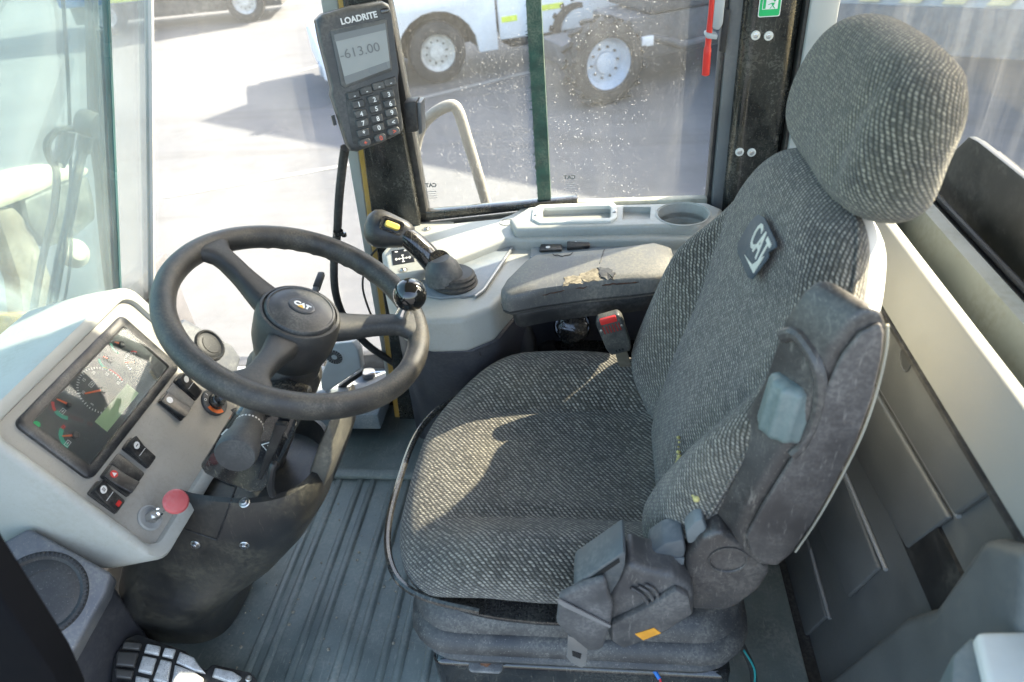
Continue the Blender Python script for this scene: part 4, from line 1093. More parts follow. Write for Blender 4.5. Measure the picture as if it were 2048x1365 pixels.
def gauge(px, py, rad, t0, t1, nt_, needle, zones=(), hubr=.0055):
    a, b_ = DP(px, py); f = DF.at(a, b_, .0014)
    g = MB().lathe([(hubr, 0), (hubr, .004), (hubr*.8, .005), (.0002, .005)], f.o, DF.n, 20).build('gauge_hub', mat('gauge_hub', (.015, .016, .017), .35), dso)
    na, nb_ = DP(*needle); d = V((na-a, nb_-b_, 0)); l = d.length; d /= l; s_ = V((-d.y, d.x, 0))
    MB().prism([f.p(d.x*hubr*.6+s_.x*.0016, d.y*hubr*.6+s_.y*.0016, .003), f.p(d.x*hubr*.6-s_.x*.0016, d.y*hubr*.6-s_.y*.0016, .003), f.p(d.x*l-s_.x*.0010, d.y*l-s_.y*.0010, .003), f.p(d.x*l+s_.x*.0010, d.y*l+s_.y*.0010, .003)], DF.n*.0007).build('needle', mat('needle_orange', (.85, .13, .03), .4), g)
    if nt_:
        tm = MB()
        for i in range(nt_):
            t = math.radians(lerp(t0, t1, i/(nt_-1))); e_ = (math.cos(t), math.sin(t)); lg_ = .0045 if i % 4 == 0 else .003
            s_ = (-e_[1], e_[0]); w = .0005
            tm.prism([f.p(e_[0]*rad+s_[0]*w, e_[1]*rad+s_[1]*w), f.p(e_[0]*rad-s_[0]*w, e_[1]*rad-s_[1]*w), f.p(e_[0]*(rad-lg_)-s_[0]*w, e_[1]*(rad-lg_)-s_[1]*w), f.p(e_[0]*(rad-lg_)+s_[0]*w, e_[1]*(rad-lg_)+s_[1]*w)], DF.n*.0003)
        tm.build('tick_marks', WHITEP, g, kind='stuff')
    for (z0, z1, r_, w_, m_) in zones:
        k = 12; o_ = []; i_ = []
        for i in range(k+1):
            t = math.radians(lerp(z0, z1, i/k)); o_.append(f.p(math.cos(t)*r_, math.sin(t)*r_)); i_.append(f.p(math.cos(t)*(r_-w_), math.sin(t)*(r_-w_)))
        zb = MB()
        for i in range(k): zb.prism([o_[i], o_[i+1], i_[i+1], i_[i]], DF.n*.0003)
        zb.build('gauge_zone', m_, g)
    return g
gauge(204, 782, .040, 225, -20, 37, (166, 790), ((20, -18, .0415, .002, REDP), (34, 24, .0415, .002, YELLOW)))
a, b_ = DP(204, 782)
for i, tx in enumerate(('0', '5', '10', '15', '20', '25', '30')):
    t = math.radians(lerp(225, -20, i/6)); text(tx, DF.at(a+.031*math.cos(t), b_+.031*math.sin(t), .0014), .0065, WHITEP, 'dial_number', dso, h=.0001)
gauge(148, 873, .022, 180, 60, 0, (121, 875), ((190, 100, .0225, .006, TEAL), (98, 80, .0225, .005, REDP)))
gauge(135, 812, .022, 180, 60, 0, (110, 801), ((215, 160, .0235, .006, TEAL), (158, 120, .0235, .004, REDP)), .004)
gauge(241, 691, .018, 180, 20, 0, (226, 687), ((200, 130, .019, .004, TEAL),))
gauge(218, 722, .018, 180, 20, 0, (203, 716), ((200, 130, .019, .004, TEAL),))
gauge(271, 726, .020, 180, 40, 13, (247, 728), ((60, 30, .021, .002, REDP),))
a, b_ = DP(72, 850); MB().lathe([(.005, 0), (.005, .0006), (.0005, .0006)], DF.p(a, b_, .0014), DF.n, 16).build('lamp_green', GREEN, dso)
for (px, py, ang_) in ((124, 824, 0), (134, 888, 0), (182, 770, 0)):
    a, b_ = DP(px, py)
    f = DF.at(a, b_, .0014)
    ic = MB()
    for (x0, x1, y0, y1) in ((-.005, .005, .0025, .0032), (-.005, .005, -.0032, -.0025), (-.005, -.0043, -.0032, .0032), (.0043, .005, -.0032, .0032), (-.002, .0025, -.0006, .0006)):
        ic.box(f, (x0, x1), (y0, y1), (0, .0003))
    ic.build('gauge_symbol', WHITEP, dso)
MB().box(DF, (-.2445, -.0095), (-.1085, -.0125), (.0068, .0078)).build('cover_glass', glass('glass_display', (.93, .95, .95), dirt=.05, specks=.05, refl=1.7), dso)
# rocker switches
SWB = mat('switch_black', (.012, .012, .013), .35, var=.15, dust=.25, ds=30)
def rocker(px, py, icon, red=False, blank=False, tilt=1):
    a, b_ = DP(px, py); b_ = -.157
    f = DF.at(a, b_, 0)
    w, h = .0128, .0255
    s = MB().prism(rrect(f, (-w, w), (-h, h), .003, 3, -.001), DF.n*.004)
    so_ = s.build('rocker_switch', SWB, dash, bevel=.001)
    if blank: return so_
    r = MB()
    prof = [(-h*.92, .003), (-h*.92, .006 if tilt > 0 else .015), (0.002, .0085), (h*.92, .016 if tilt > 0 else .007), (h*.92, .003)]
    r.loft([[f.p(x_, y_, z_) for y_, z_ in prof] for x_ in (-w*.9, w*.9)])
    ro = r.build('rocker', SWB, so_, bevel=.0016, seg=3)
    ic = f.at(0, h*.52, .0125 if tilt > 0 else .0078)
    fu = V(ic.o)
    tl_ = (f.u*h*.92+f.n*(.0075 if tilt > 0 else -.0015)).normalized(); icf = Fr(fu, f.r, tl_)
    k = MB().lathe([(.0058, -.001), (.0058, .0006), (.0002, .0006)], icf.o, icf.n, 20).build('switch_icon', REDP if icon == 'hazard' else WHITEP, ro)
    if icon == 'hazard':
        MB().prism([icf.p(-.0035, -.0025, .0006), icf.p(.0035, -.0025, .0006), icf.p(0, .004, .0006)], icf.n*.0003).build('icon_mark', WHITEP, ro)
    elif icon == 'bars':
        for j in (-.0022, 0, .0022): MB().box(icf, (-.0025, .0025), (j-.0005, j+.0005), (.0006, .0009)).build('icon_mark', BLACKM, ro)
    elif icon == 'bar': MB().box(icf, (-.003, .003), (-.0007, .0007), (.0006, .0009)).build('icon_mark', BLACKM, ro)
    MB().box(Fr(f.p(0, -.001, .0086), f.r, f.u), (-w*.7, w*.7), (-.0003, .0003), (0, .0004)).build('switch_line', WHITEP, ro)
    if red:
        MB().box(Fr(f.p(0, -h*.70, .0074 if tilt > 0 else .013), f.r, f.u), (-.004, .004), (-.003, .003), (-.001, .0012)).build('red_lens', REDP, ro)
    return so_
rocker(372, 772, 'dot'); rocker(343, 812, 'dot', tilt=-1)
rocker(278, 908, 'bar'); rocker(253, 940, '', blank=True); rocker(240, 966, 'hazard', tilt=-1); rocker(217, 1000, 'bars', red=True)
a, b_ = DP(357, 792); MB().prism(rrect(DF.at(a, -.157, 0), (-.012, .012), (-.025, .025), .003, 3, -.001), DF.n*.004).build('switch_blank', mat('blank_grey', (.17, .17, .165), .6, dust=.3, grain=.5), dash, bevel=.001)
# key switch
a, b_ = DP(428, 805); kfm = DF.at(a, b_, 0)
ks = MB().lathe([(.026, -.002), (.026, .003), (.0245, .005), (.016, .005), (.0155, .004)], kfm.o, DF.n, 36).build('key_switch', mat('key_ring_grey', (.05, .052, .055), .45, dust=.25), dash)
kz = MB(); 
for i in range(10):
    t0, t1 = math.radians(165+i*9), math.radians(165+i*9+9)
    kz.prism([kfm.p(math.cos(t)*r_, math.sin(t)*r_, .005) for r_, t in ((.0235, t0), (.0235, t1), (.0165, t1), (.0165, t0))], DF.n*.0004)
kz.build('orange_sector', ORANGE, ks)
MB().lathe([(.0145, .003), (.014, .014), (.012, .017), (.0005, .017)], kfm.o, DF.n, 28).build('lock_barrel', BLACK, ks)
kdir = (DF.n+V((.15, .12, .25))).normalized()
kb = Fr(kfm.o+DF.n*.016, kdir, V((0, .3, 1)))
MB().box(kb, (0, .024), (-.004, .004), (-.0012, .0012)).build('key_blade', STEEL, ks)
MB().prism(rrect(kb, (.010, .046), (-.011, .011), .005, 4, -.0035), kb.n*.007).build('key_head', mat('key_head', (.03, .028, .026), .45, dust=.3), ks, bevel=.001)
text('CAT', kb.at(.028, 0, .0037), .009, mat('key_print', (.45, .22, .12), .5), 'key_letters', ks, h=.0002)
for tx, dx, dy in (('O', -.013, .017), ('I', -.002, .0205), ('S', .011, .017)): text(tx, kfm.at(dx, dy, .005), .007, WHITEP, 'key_mark', ks, h=.0002)
# red pull knob
a, b_ = DP(300, 1036); pb_ = DF.at(a, b_, 0)
pk = MB().lathe([(.020, -.002), (.020, .001), (.017, .002), (.016, .0015)], pb_.o, DF.n, 30).build('knob_base', mat('knob_base', (.30, .31, .30), .45), dash)
MB().lathe([(.0095, .001), (.0095, .012), (.0085, .014), (.006, .014)], pb_.o, DF.n, 6).build('nut', STEEL, pk)
kc = U(351, 1004, pl=(DF.o+DF.n*.062, DF.n))
rdv = (kc-pb_.o).normalized(); rl = (kc-pb_.o).length
MB().lathe([(.0065, .012), (.0065, .024), (.0042, .026), (.0042, rl-.004)], pb_.o, rdv, 14).build('pull_rod', CHROME, pk)
MB().lathe([(.0075, -.020), (.0085, -.008), (.015, -.004), (.0185, -.001), (.0188, .003), (.016, .0058), (.008, .0072), (.0003, .0074)], kc, (rdv*.5+(CAM-kc).normalized()*.55).normalized(), 32).build('pull_knob', REDK, pk)
# ================================================================== air vents
def vent(root, f, R):
    MB().lathe([(R*1.06, -.004), (R*1.06, .0), (R*1.0, .0035), (R*.93, .004), (R*.86, .001), (R*.84, -.003)], f.o, f.n, 48, cap=False).build('vent_ring', VENTD, root)
    nb_ = MB()
    for i in range(64):
        t = 2*math.pi*i/64; g = Fr(f.p(R*.985*math.cos(t), R*.985*math.sin(t), .0028), f.r*math.cos(t)+f.u*math.sin(t), f.u*math.cos(t)-f.r*math.sin(t))
        nb_.box(g, (-R*.05, R*.05), (-R*.018, R*.018), (-.001, .0022))
    nb_.build('ring_knurl', VENTD, root, kind='stuff')
    fl_ = MB().lathe([(R*.90, .0004), (R*.84, .0008), (R*.80, .0018), (R*.60, .0026), (R*.3, .0032), (.0005, .0034)], f.o, f.n, 40).build('vent_flap', VENTD, root)
    MB().prism([f.p(-R*.75+.15*R*math.cos(0), -.001, .0030), f.p(R*.75, -.001, .0022), f.p(R*.75, .001, .0022), f.p(-R*.75, .001, .0030)], f.n*.0006).build('flap_split', BLACKM, root)
    cr = MB().tube([f.p(R*(.12+.62*math.cos(t)), R*.62*math.sin(t), .0030) for t in [math.radians(100+i*16) for i in range(11)]], .0010, 6).build('flap_line', BLACKM, root)
v1p = V((-.690, .545, .47)); v1n = V((.50, -.42, .76)).normalized()
va = thing('air_vent', U(110, 1250, pl=(v1p, v1n)), 'large blue grey air vent box with round louvre at the near end of the dashboard', 'air vent', 'air vents beside the dashboard')
def V1(px, py, off=0.): return U(px, py, pl=(v1p+v1n*off, v1n))
MB().prism([V1(*q) for q in [(58, 1056), (225, 1148), (212, 1188), (108, 1375), (-110, 1290), (-60, 1120)]], -v1n*.10).build('vent_box', VENTM, va, bevel=.006, seg=3)
vc = V1(80, 1191); vr = (V1(155, 1196)-vc).normalized()
vent(va, Fr(vc, vr, v1n.cross(vr)), .0555)
vb = thing('air_vent', DF.p(.10, -.09), 'small grey air vent box half hidden behind the steering wheel', 'air vent', 'air vents beside the dashboard')
V2c = [DP(*q) for q in [(358, 650), (372, 634), (468, 688), (486, 714), (474, 758), (440, 745), (360, 690)]]
MB().prism([DF.p(a, b_, -.004) for a, b_ in V2c], -DF.n*.07).build('vent_box', VENTM, vb, bevel=.006, seg=3)
a, b_ = DP(421, 690); vent(vb, DF.at(a, b_, -.003), .030)
# ================================================================== side console
con = thing('side_console', (-.1, 1.12, .4), 'pale grey side console with cup holder and storage trays below the side window', 'console')
ZC = .715
def C2(px, py, z=ZC): return U(px, py, z=z)
out = [(-.372, 1.222), (-.392, 1.10), (-.352, .965), (-.315, .905), (-.265, .872), (-.205, .875), (-.165, .905), (-.146, .955), (-.115, 1.03), (-.08, 1.06), (.10, 1.06), (.20, 1.09), (.206, 1.222)]
body = MB().loft([[V((x, y, z)) for x, y in out] for z in (.650, ZC)]).build('console_body', LIGHT, con, bevel=.010, seg=4)
# dark lower panels, raking back to the floor
bot = []
for x, y in out: bot.append(V((min(x, .2)-.06, max(y+.02, 1.222 if y > 1.2 else 1.20+.1*(y-.87)), .0)))
low = MB().loft([bot, [V((x*.985, y+.008 if y < 1.2 else y, .649)) for x, y in out]]).build('lower_panel', PANEL, con, bevel=.012, seg=3)
MB().tube([hit(low, *q)[0] for q in [(953, 650), (955, 670), (957, 690), (959, 705), (961, 712)] if hit(low, *q)[0] is not None], .0012, 6).build('panel_seam', BLACKM, con)
# raised deck along the window
dk = [(835, 462), (846, 452), (1000, 436), (1022, 428), (1050, 410), (1412, 404), (1446, 418), (1440, 440), (1402, 470), (1388, 478), (1040, 480), (1012, 478), (838, 546), (806, 562), (778, 560), (768, 508), (790, 482)]
ZD = .735
deck = MB().prism([C2(*q, z=ZD) for q in dk], V((0, 0, -.030))).build('deck', LIGHT, con, bevel=.006, seg=3)
rb = [(1018, 438), (1058, 413), (1412, 404), (1444, 418), (1438, 432), (1396, 452), (1330, 450), (1030, 458)]
rim = MB().prism([C2(*q, z=.752) for q in rb], V((0, 0, -.026))).build('back_rim', LIGHT, con, bevel=.006, seg=3)
def pocket(a, b_, c_, d_, z0, r=.008):
    q = [C2(*k, z=.752) for k in (a, b_, c_, d_)]
    return MB().loft([[V((p.x, p.y, z0)) for p in q], [V((p.x, p.y, .80)) for p in q]]).build('cutter', LIGHT, None, bevel=.004)
cx = C2(1366, 428, z=.752)
cutc = lambda r, z0: MB().lathe([(r*.86, z0-.752), (r, .06)], cx, (0, 0, 1), 48).build('cutter', LIGHT)
pk1 = ((1084, 419), (1222, 414), (1222, 438), (1084, 441)); pk2 = ((1246, 414), (1302, 414), (1300, 439), (1244, 440))
for o_ in (rim, deck, body, low):
    cut(o_, [pocket(*pk1, .690), pocket(*pk2, .690), cutc(.046, .675)])
    for p in o_.data.polygons: p.material_index = 0
# liners so that the pockets have their own walls and floors
def liner(pk, z0, nm, zt=.751):
    q = [C2(*k, z=.752) for k in pk]; c_ = sum(q, V())/4
    def rg_(s, z): return [V((lerp(c_.x, p.x, s), lerp(c_.y, p.y, s), z)) for p in q]
    return MB().loft([rg_(1.03, zt-.01), rg_(1.02, zt), rg_(.985, zt), rg_(.93, z0+.004), rg_(.9, z0), rg_(.3, z0)], cap=True).build(nm, LIGHT, con, smooth=30)
liner(pk1, .715, 'tray'); liner(pk2, .715, 'cubby')
fr_ = MB()
q = [C2(*k, z=.753) for k in ((1066, 419), (1080, 412), (1226, 407), (1234, 414), (1234, 438), (1222, 445), (1080, 449), (1064, 441))]
qi = [C2(*k, z=.753) for k in ((1084, 421), (1088, 418), (1218, 414), (1222, 417), (1222, 436), (1218, 439), (1088, 442), (1084, 440))]
fr_.loft([[p-V((0, 0, .003)) for p in q], [p+V((0, 0, .003)) for p in q], [p+V((0, 0, .003)) for p in qi], [p-V((0, 0, .004)) for p in qi]], cap=False)
tf_ = fr_.build('tray_frame', mat('frame_cream', (.58, .58, .53), .45, dust=.15), con, bevel=.0015)
for (px, py) in ((1072, 431), (1229, 424)): screw(tf_, C2(px, py, z=.7562), (0, 0, 1), .0036, STEEL)
MB().lathe([(.0475, -.006), (.0478, .0008), (.0455, .0018), (.0440, -.002), (.0405, -.045), (.039, -.062), (.036, -.066), (.001, -.066)], cx, (0, 0, 1), 48, cap=False).build('cup_holder', LIGHT, con)
# joystick plate and switch plate
jp = [(792, 566), (840, 548), (1030, 478), (1022, 500), (968, 580), (952, 594), (880, 600), (820, 590)]
MB().prism([C2(*q, z=ZC+.0005) for q in jp], V((0, 0, .004))).build('lever_plate', PLATE, con, bevel=.0015)
MB().tube([C2(*q, z=ZC+.004) for q in [(1030, 478), (1022, 500), (968, 580), (950, 594)]], .003, 8).build('plate_trim', mat('trim_steel', (.34, .35, .35), .35, metal=.6), con)
sp = [(1066, 484), (1088, 478), (1325, 476), (1346, 480), (1350, 490), (1310, 520), (1060, 520)]
MB().prism([C2(*q, z=ZC+.0005) for q in sp], V((0, 0, .005))).build('switch_plate', PLATE, con, bevel=.0015)
ZS = ZC+.006
def cswitch(a, b_, c_, d_, h, m_=SWB, nm='console_switch', tilt=0):
    q = [C2(*k, z=ZS) for k in (a, b_, c_, d_)]
    t = [p+V((0, 0, h+(tilt if i in (0, 1) else 0))) for i, p in enumerate(q)]
    return MB().loft([q, t]).build(nm, m_, con, bevel=.002)
cswitch((1090, 478), (1130, 477), (1128, 491), (1088, 492), .004)
s1 = cswitch((1082, 492), (1124, 490), (1124, 504), (1078, 506), .005)
s2 = cswitch((1134, 486), (1178, 482), (1180, 498), (1134, 502), .006, tilt=.008)
s3 = cswitch((1146, 474), (1182, 473), (1182, 484), (1144, 486), .010, tilt=.012)
for (o_, px, py, m_) in ((s1, 1096, 495, WHITEP), (s2, 1152, 481, WHITEP), (s2, 1170, 480, WHITEP), (s3, 1176, 469, REDP)):
    h_ = hit(o_, px, py)
    if h_[0] is not None: MB().lathe([(.0040, -.0005), (.0040, .0007), (.0002, .0007)], h_[0], h_[1], 14).build('switch_icon', m_, o_)
cswitch((1197, 474), (1236, 473), (1236, 483), (1197, 484), .001, mat('blank_blue', (.16, .18, .20), .4), 'blank_plate')
cswitch((1262, 470), (1300, 469), (1300, 481), (1260, 482), .013, SWB, tilt=.012)
for (px, py) in ((1075, 482), (1331, 481)): screw(con, C2(px, py, z=ZS), (0, 0, 1), .0034, STEEL)
screw(con, C2(1012, 480, z=ZC+.0045), (0, 0, 1), .0036, STEEL)
for (px, py) in ((853, 459), (806, 541)):
    p = C2(px, py, z=ZD)
    MB().lathe([(.0085, -.001), (.0085, .0006), (.007, .0006), (.0065, -.0005)], p, (0, 0, 1), 20).build('screw_recess', mat('recess_grey', (.2, .2, .19), .5), con)
    screw(con, p, (0, 0, 1), .0048, STEEL)
p = C2(1013, 445, z=ZD); MB().lathe([(.0135, -.001), (.0135, .0008), (.0125, .0012), (.011, .0004), (.009, -.0006)], p, (0, 0, 1), 28).build('plug_recess', mat('plug_grey', (.33, .33, .31), .5), con)
# lever pattern sticker
sk = [C2(*q, z=ZD+.0004) for q in ((783, 503), (824, 497), (829, 524), (786, 531))]
sko = MB().prism(sk, V((0, 0, .0008))).build('pattern_sticker', mat('sticker_black', (.018, .02, .024), .35), con)
def skp(a, b_, h=.0013): return lerp(lerp(sk[0], sk[1], a), lerp(sk[3], sk[2], a), b_)+V((0, 0, h))
for (a0, a1, b0_, b1) in ((.15, .3, .1, .18), (.6, .8, .1, .18), (.12, .88, .66, .70), (.48, .52, .45, .9), (.15, .22, .6, .76), (.78, .85, .6, .76), (.44, .56, .42, .48), (.44, .56, .88, .94), (.3, .36, .62, .74), (.64, .7, .62, .74)):
    MB().prism([skp(a0, b0_), skp(a1, b0_), skp(a1, b1), skp(a0, b1)], V((0, 0, .0002))).build('sticker_mark', WHITEP, sko)
# socket and plug on the front lip
ps = [C2(*q, z=ZC+.0003) for q in ((866, 583), (912, 581), (908, 594), (864, 597))]
MB().loft([ps, [p+V((0, 0, .004)) for p in ps]]).build('lip_button', SWB, con, bevel=.0015)
MB().lathe([(.0115, 0), (.0115, .0025), (.010, .0035), (.0005, .0035)], C2(929, 590, z=ZC), (0, 0, 1), 28).build('lip_plug', mat('plug_dark', (.16, .165, .17), .5), con)
# black cavity box and moulded bracket beneath the pad
MB().prism([U(*q, y=1.10) for q in [(1000, 606), (1300, 575), (1310, 830), (1060, 830)]], V((0, .10, 0))).build('cavity_box', BLACK, con, bevel=.008)
MB().prism([U(*q, y=1.03) for q in [(1000, 606), (1036, 602), (1052, 640), (1068, 700), (1074, 780), (1020, 790), (1006, 700)]], V((0, .10, 0))).build('moulded_bracket', mat('bracket_grey', (.075, .075, .075), .35, dust=.45, dc=(.25, .24, .2)), con, bevel=.016, seg=4)
MB().prism([U(*q, y=1.085) for q in [(1072, 690), (1110, 690), (1130, 800), (1085, 800)]], V((0, .05, 0))).build('bracket_foot', BLACKM, con, bevel=.004)
# ================================================================== rotary knob
kc_ = U(1145, 655, y=1.045); kd = V((.06, -.86, .5)).normalized()
rk = thing('rotary_knob', kc_-kd*.04, 'black scalloped rotary knob in the dark space under the torn arm pad', 'knob')
rg2 = []
ku = kd.orthogonal().normalized(); kv = kd.cross(ku)
for h, g in ((-.028, .9), (-.020, 1.), (.004, 1.), (.009, .95), (.011, .85)):
    rg2.append([kc_+kd*h+(ku*math.cos(2*math.pi*i/64)+kv*math.sin(2*math.pi*i/64))*(.0285+.0014*math.cos(2*math.pi*i/64*13))*g for i in range(64)])
MB().loft(rg2).build('knob_body', BLACK, rk, smooth=40)
MB().lathe([(.034, -.055), (.034, -.034), (.031, -.030)], kc_, kd, 36).build('knob_collar', BLACK, rk)
mk = kc_-kd*.012+V((0, 0, .033))
MB().box(Fr(mk, (1, 0, 0), (0, 0, 1)), (-.006, .006), (-.0015, .0015), (-.008, .004)).build('pointer_mark', mat('pointer_grey', (.3, .32, .35), .5), rk)
# ================================================================== arm pad on the console
pd = thing('arm_pad', C2(1160, 545, z=.70), 'dark grey vinyl arm pad with torn edge on the side console', 'arm pad')
ppx = [(1000, 576), (1012, 556), (1046, 522), (1066, 510), (1110, 506), (1220, 497), (1318, 484), (1345, 492), (1352, 520), (1340, 548), (1280, 556), (1180, 566), (1080, 580), (1016, 592), (1004, 588)]
ptop = [C2(*q, z=.765) for q in ppx]
rings = []
cpd = sum(ptop, V())/len(ptop)
def pr(s, z): return [V((lerp(cpd.x, p.x, s), lerp(cpd.y, p.y, s), z)) for p in ptop]
pad = MB().loft([pr(.90, .728), pr(.985, .731), pr(1.0, .738), pr(1.0, .752), pr(.985, .761), pr(.94, .7655), pr(.6, .767), pr(.2, .767)]).build('pad', PAD, pd, smooth=60)
MB().loft([pr(.99, .7335), pr(1.004, .7345), pr(1.004, .7365), pr(.99, .7375)], cap=False).build('pad_seam', BLACKM, pd)
MB().loft([pr(.86, .700), pr(.90, .728)]).build('pad_bracket', BLACKM, pd, bevel=.004)
# tear: ragged foam showing along the front edge, with dark peeled flaps
random.seed(21)
def ragged(pix, m_, nm, th=.0012, lift=.0):
    pts = []
    for i in range(len(pix)):
        a, b_ = pix[i], pix[(i+1) % len(pix)]
        for k in range(5):
            t = k/5; pts.append((lerp(a[0], b_[0], t)+random.uniform(-2.4, 2.4), lerp(a[1], b_[1], t)+random.uniform(-2., 2.)))
    hs_ = [hit(pad, *q) for q in pts]
    hs_ = [(p, n) for p, n in hs_ if p is not None]
    c_ = sum((p for p, n in hs_), V())/len(hs_)
    cn = sum((n for p, n in hs_), V()).normalized()
    b = MB(); n = len(hs_)
    vs = [c_+cn*(th*1.6+lift)]+[p+nn*(th+lift) for p, nn in hs_]+[p-nn*.001 for p, nn in hs_]
    fs = [(0, 1+i, 1+(i+1) % n) for i in range(n)]+[(1+i, 1+n+i, 1+n+(i+1) % n, 1+(i+1) % n) for i in range(n)]
    b.add(vs, fs)
    return b.build(nm, m_, pd, smooth=20)
ragged([(1126, 574), (1130, 557), (1158, 552), (1172, 545), (1196, 538), (1200, 560), (1170, 566), (1142, 568)], FOAM, 'torn_foam')
ragged([(1196, 537), (1214, 538), (1230, 548), (1226, 560), (1200, 556)], BLACKM, 'peeled_flap', lift=.0012)
for pth in ([(1104, 500), (1106, 510), (1122, 513), (1140, 511), (1146, 505)], [(1210, 496), (1206, 508), (1202, 520), (1198, 530)]):
    pts = []
    for a, b_ in zip(pth, pth[1:]):
        for k in range(4):
            h_ = hit(pad, lerp(a[0], b_[0], k/4)+random.uniform(-1, 1), lerp(a[1], b_[1], k/4)+random.uniform(-1, 1))
            if h_[0] is not None: pts.append(h_[0]+h_[1]*.0002)
    if len(pts) > 3: MB().tube(pts, .0008, 5).build('crack', BLACKM, pd)
pts = []
for i in range(30):
    t = i/29; h_ = hit(pad, lerp(1085, 1300, t), lerp(590, 566, t)+random.uniform(-1.5, 1.5)-6*math.sin(t*3))
    if h_[0] is not None: pts.append(h_[0]+h_[1]*.0003)
for s0_, s1_ in ((0, 7), (9, 13), (16, 27)):
    if len(pts[s0_:s1_]) > 3: MB().tube(pts[s0_:s1_], [.0004]+[random.uniform(.0007, .0016) for _ in pts[s0_:s1_]][2:]+[.0004], 5).build('crack', mat('crack_brown', (.050, .022, .012), .8, var=.7, vs=90), pd)
# ================================================================== joystick
jb = C2(893, 572, z=ZC+.004)
joy = thing('joystick', jb, 'black joystick with yellow rocker leaning on the side console', 'joystick')
jt = U(872, 532, y=.985); jd = (jt-jb).normalized(); jd = (jd+V((0, 0, .35))).normalized()
MB().lathe([(.038, 0), (.039, .005), (.036, .008), (.037, .012), (.034, .015), (.034, .019), (.030, .022)], jb+V((.012, .006, 0)), (.1, .05, 1), 36).build('bellows', RUBBER, joy)
MB().lathe([(.030, .010), (.031, .018), (.0295, .028), (.026, .038), (.020, .046), (.016, .050)], jb, (-.10, .05, 1), 36).build('boot', mat('boot_grey', (.060, .064, .066), .5, dust=.35), joy)
s_pts = smooth_path([jb+V((-.004, .004, .045)), U(872, 530, y=.985), U(846, 503, y=.99), U(818, 478, y=.995), U(795, 466, y=1.0)], 6)
ns_ = len(s_pts)
MB().tube(s_pts, [lerp(.0185, .0150, i/(ns_-1))*(1+.12*math.sin(i/(ns_-1)*3.1)) for i in range(ns_)], 16).build('stem', BLACK, joy)
hc_ = U(777, 462, y=1.0); hx = (U(742, 455, y=1.0)-U(812, 470, y=1.0)).normalized(); hy = V((0, 1, .5)); 
jf = Fr(hc_, hx, RC @ V((0, 1, 0)))
hr = []
for q, (rw_, rh_) in ((-1.15, (.10, .10)), (-1.05, (.45, .42)), (-.75, (.68, .62)), (-.35, (.80, .74)), (.05, (.92, .88)), (.40, (.98, .98)), (.70, (.90, .92)), (.92, (.62, .66)), (1.0, (.25, .28))):
    ring = []
    for i in range(24):
        t = 2*math.pi*i/24; ca, sa = math.cos(t), math.sin(t)
        ring.append(jf.p(q*.038, math.copysign(abs(ca)**.8, ca)*.0315*rw_, math.copysign(abs(sa)**.8, sa)*.0290*rh_))
    hr.append(ring)
head = MB().loft(hr).build('grip_head', mat('grip_black', (.022, .022, .023), .38, dust=.3, dc=(.24, .21, .15), ds=25), joy, smooth=80)
hf_ = at_hit(head, 783, 453)
hang = math.radians(-18); ra = hf_.r*math.cos(hang)+hf_.u*math.sin(hang); hf_ = Fr(hf_.o+hf_.n*.0005, ra, hf_.n.cross(ra))
MB().loft([rrect(hf_, (-.0185, .0185), (-.011, .012), .005, 4, -.004), rrect(hf_, (-.0185, .0185), (-.011, .012), .005, 4, .003), rrect(hf_, (-.0145, .0145), (-.0075, .0085), .004, 4, .003), rrect(hf_, (-.0145, .0145), (-.0075, .0085), .004, 4, -.002)]).build('rocker_frame', BLACK, joy, smooth=30)
MB().loft([rrect(hf_, (-.0115, .0125), (-.0045, .0058), .004, 4, -.002), rrect(hf_, (-.0115, .0125), (-.0045, .0058), .004, 4, .0055), rrect(hf_, (-.0095, .0105), (-.003, .0042), .003, 4, .0072)]).build('yellow_rocker', mat('yellow_cream', (.72, .50, .10), .4, var=.1), joy)
for q in (.2, .42, .62, .82): 
    i = int(q*(ns_-1)); o_ = s_pts[i]; dn_ = (CAM-o_).normalized()
    MB().lathe([(.0022, 0), (.0022, .0012), (.0003, .0016)], o_+dn_*.0148, dn_, 10).build('stem_rivet', STEEL, joy)
# ================================================================== small speaker box on the footwell shelf
sp_o = thing('speaker_box', U(680, 790, y=1.19), 'small pale grey box with round white grille in the front footwell', 'speaker')
y_ = 1.19
s_c = [U(*q, y=y_) for q in [(636, 768), (664, 694), (706, 690), (716, 742)]]
bfr = Fr(U(672, 728, y=1.185), U(716, 724, y=1.185)-U(640, 748, y=1.185), U(690, 684, y=1.185)-U(650, 786, y=1.185))
if bfr.n.dot(CAM-bfr.o) < 0: bfr = Fr(bfr.o, bfr.r, bfr.u, -bfr.n)
def SB(px, py, off=0.): return U(px, py, pl=(bfr.o+bfr.n*off, bfr.n))
spb = MB().prism([SB(*q) for q in [(668, 688), (704, 684), (716, 700), (722, 738), (652, 786), (642, 778), (640, 756)]], -bfr.n*.030+V((0, .0, -.01))).build('box', mat('speaker_pale', (.46, .49, .49), .5, dust=.2), sp_o, bevel=.004, seg=3)
gc_ = SB(669, 714); gf = Fr(gc_+bfr.n*.0003, bfr.r, bfr.u, bfr.n)
MB().lathe([(.0215, -.001), (.0215, .0008), (.0205, .0012), (.0003, .0012)], gf.o, gf.n, 32).build('grille_disc', mat('grille_white', (.55, .57, .56), .5), spb)
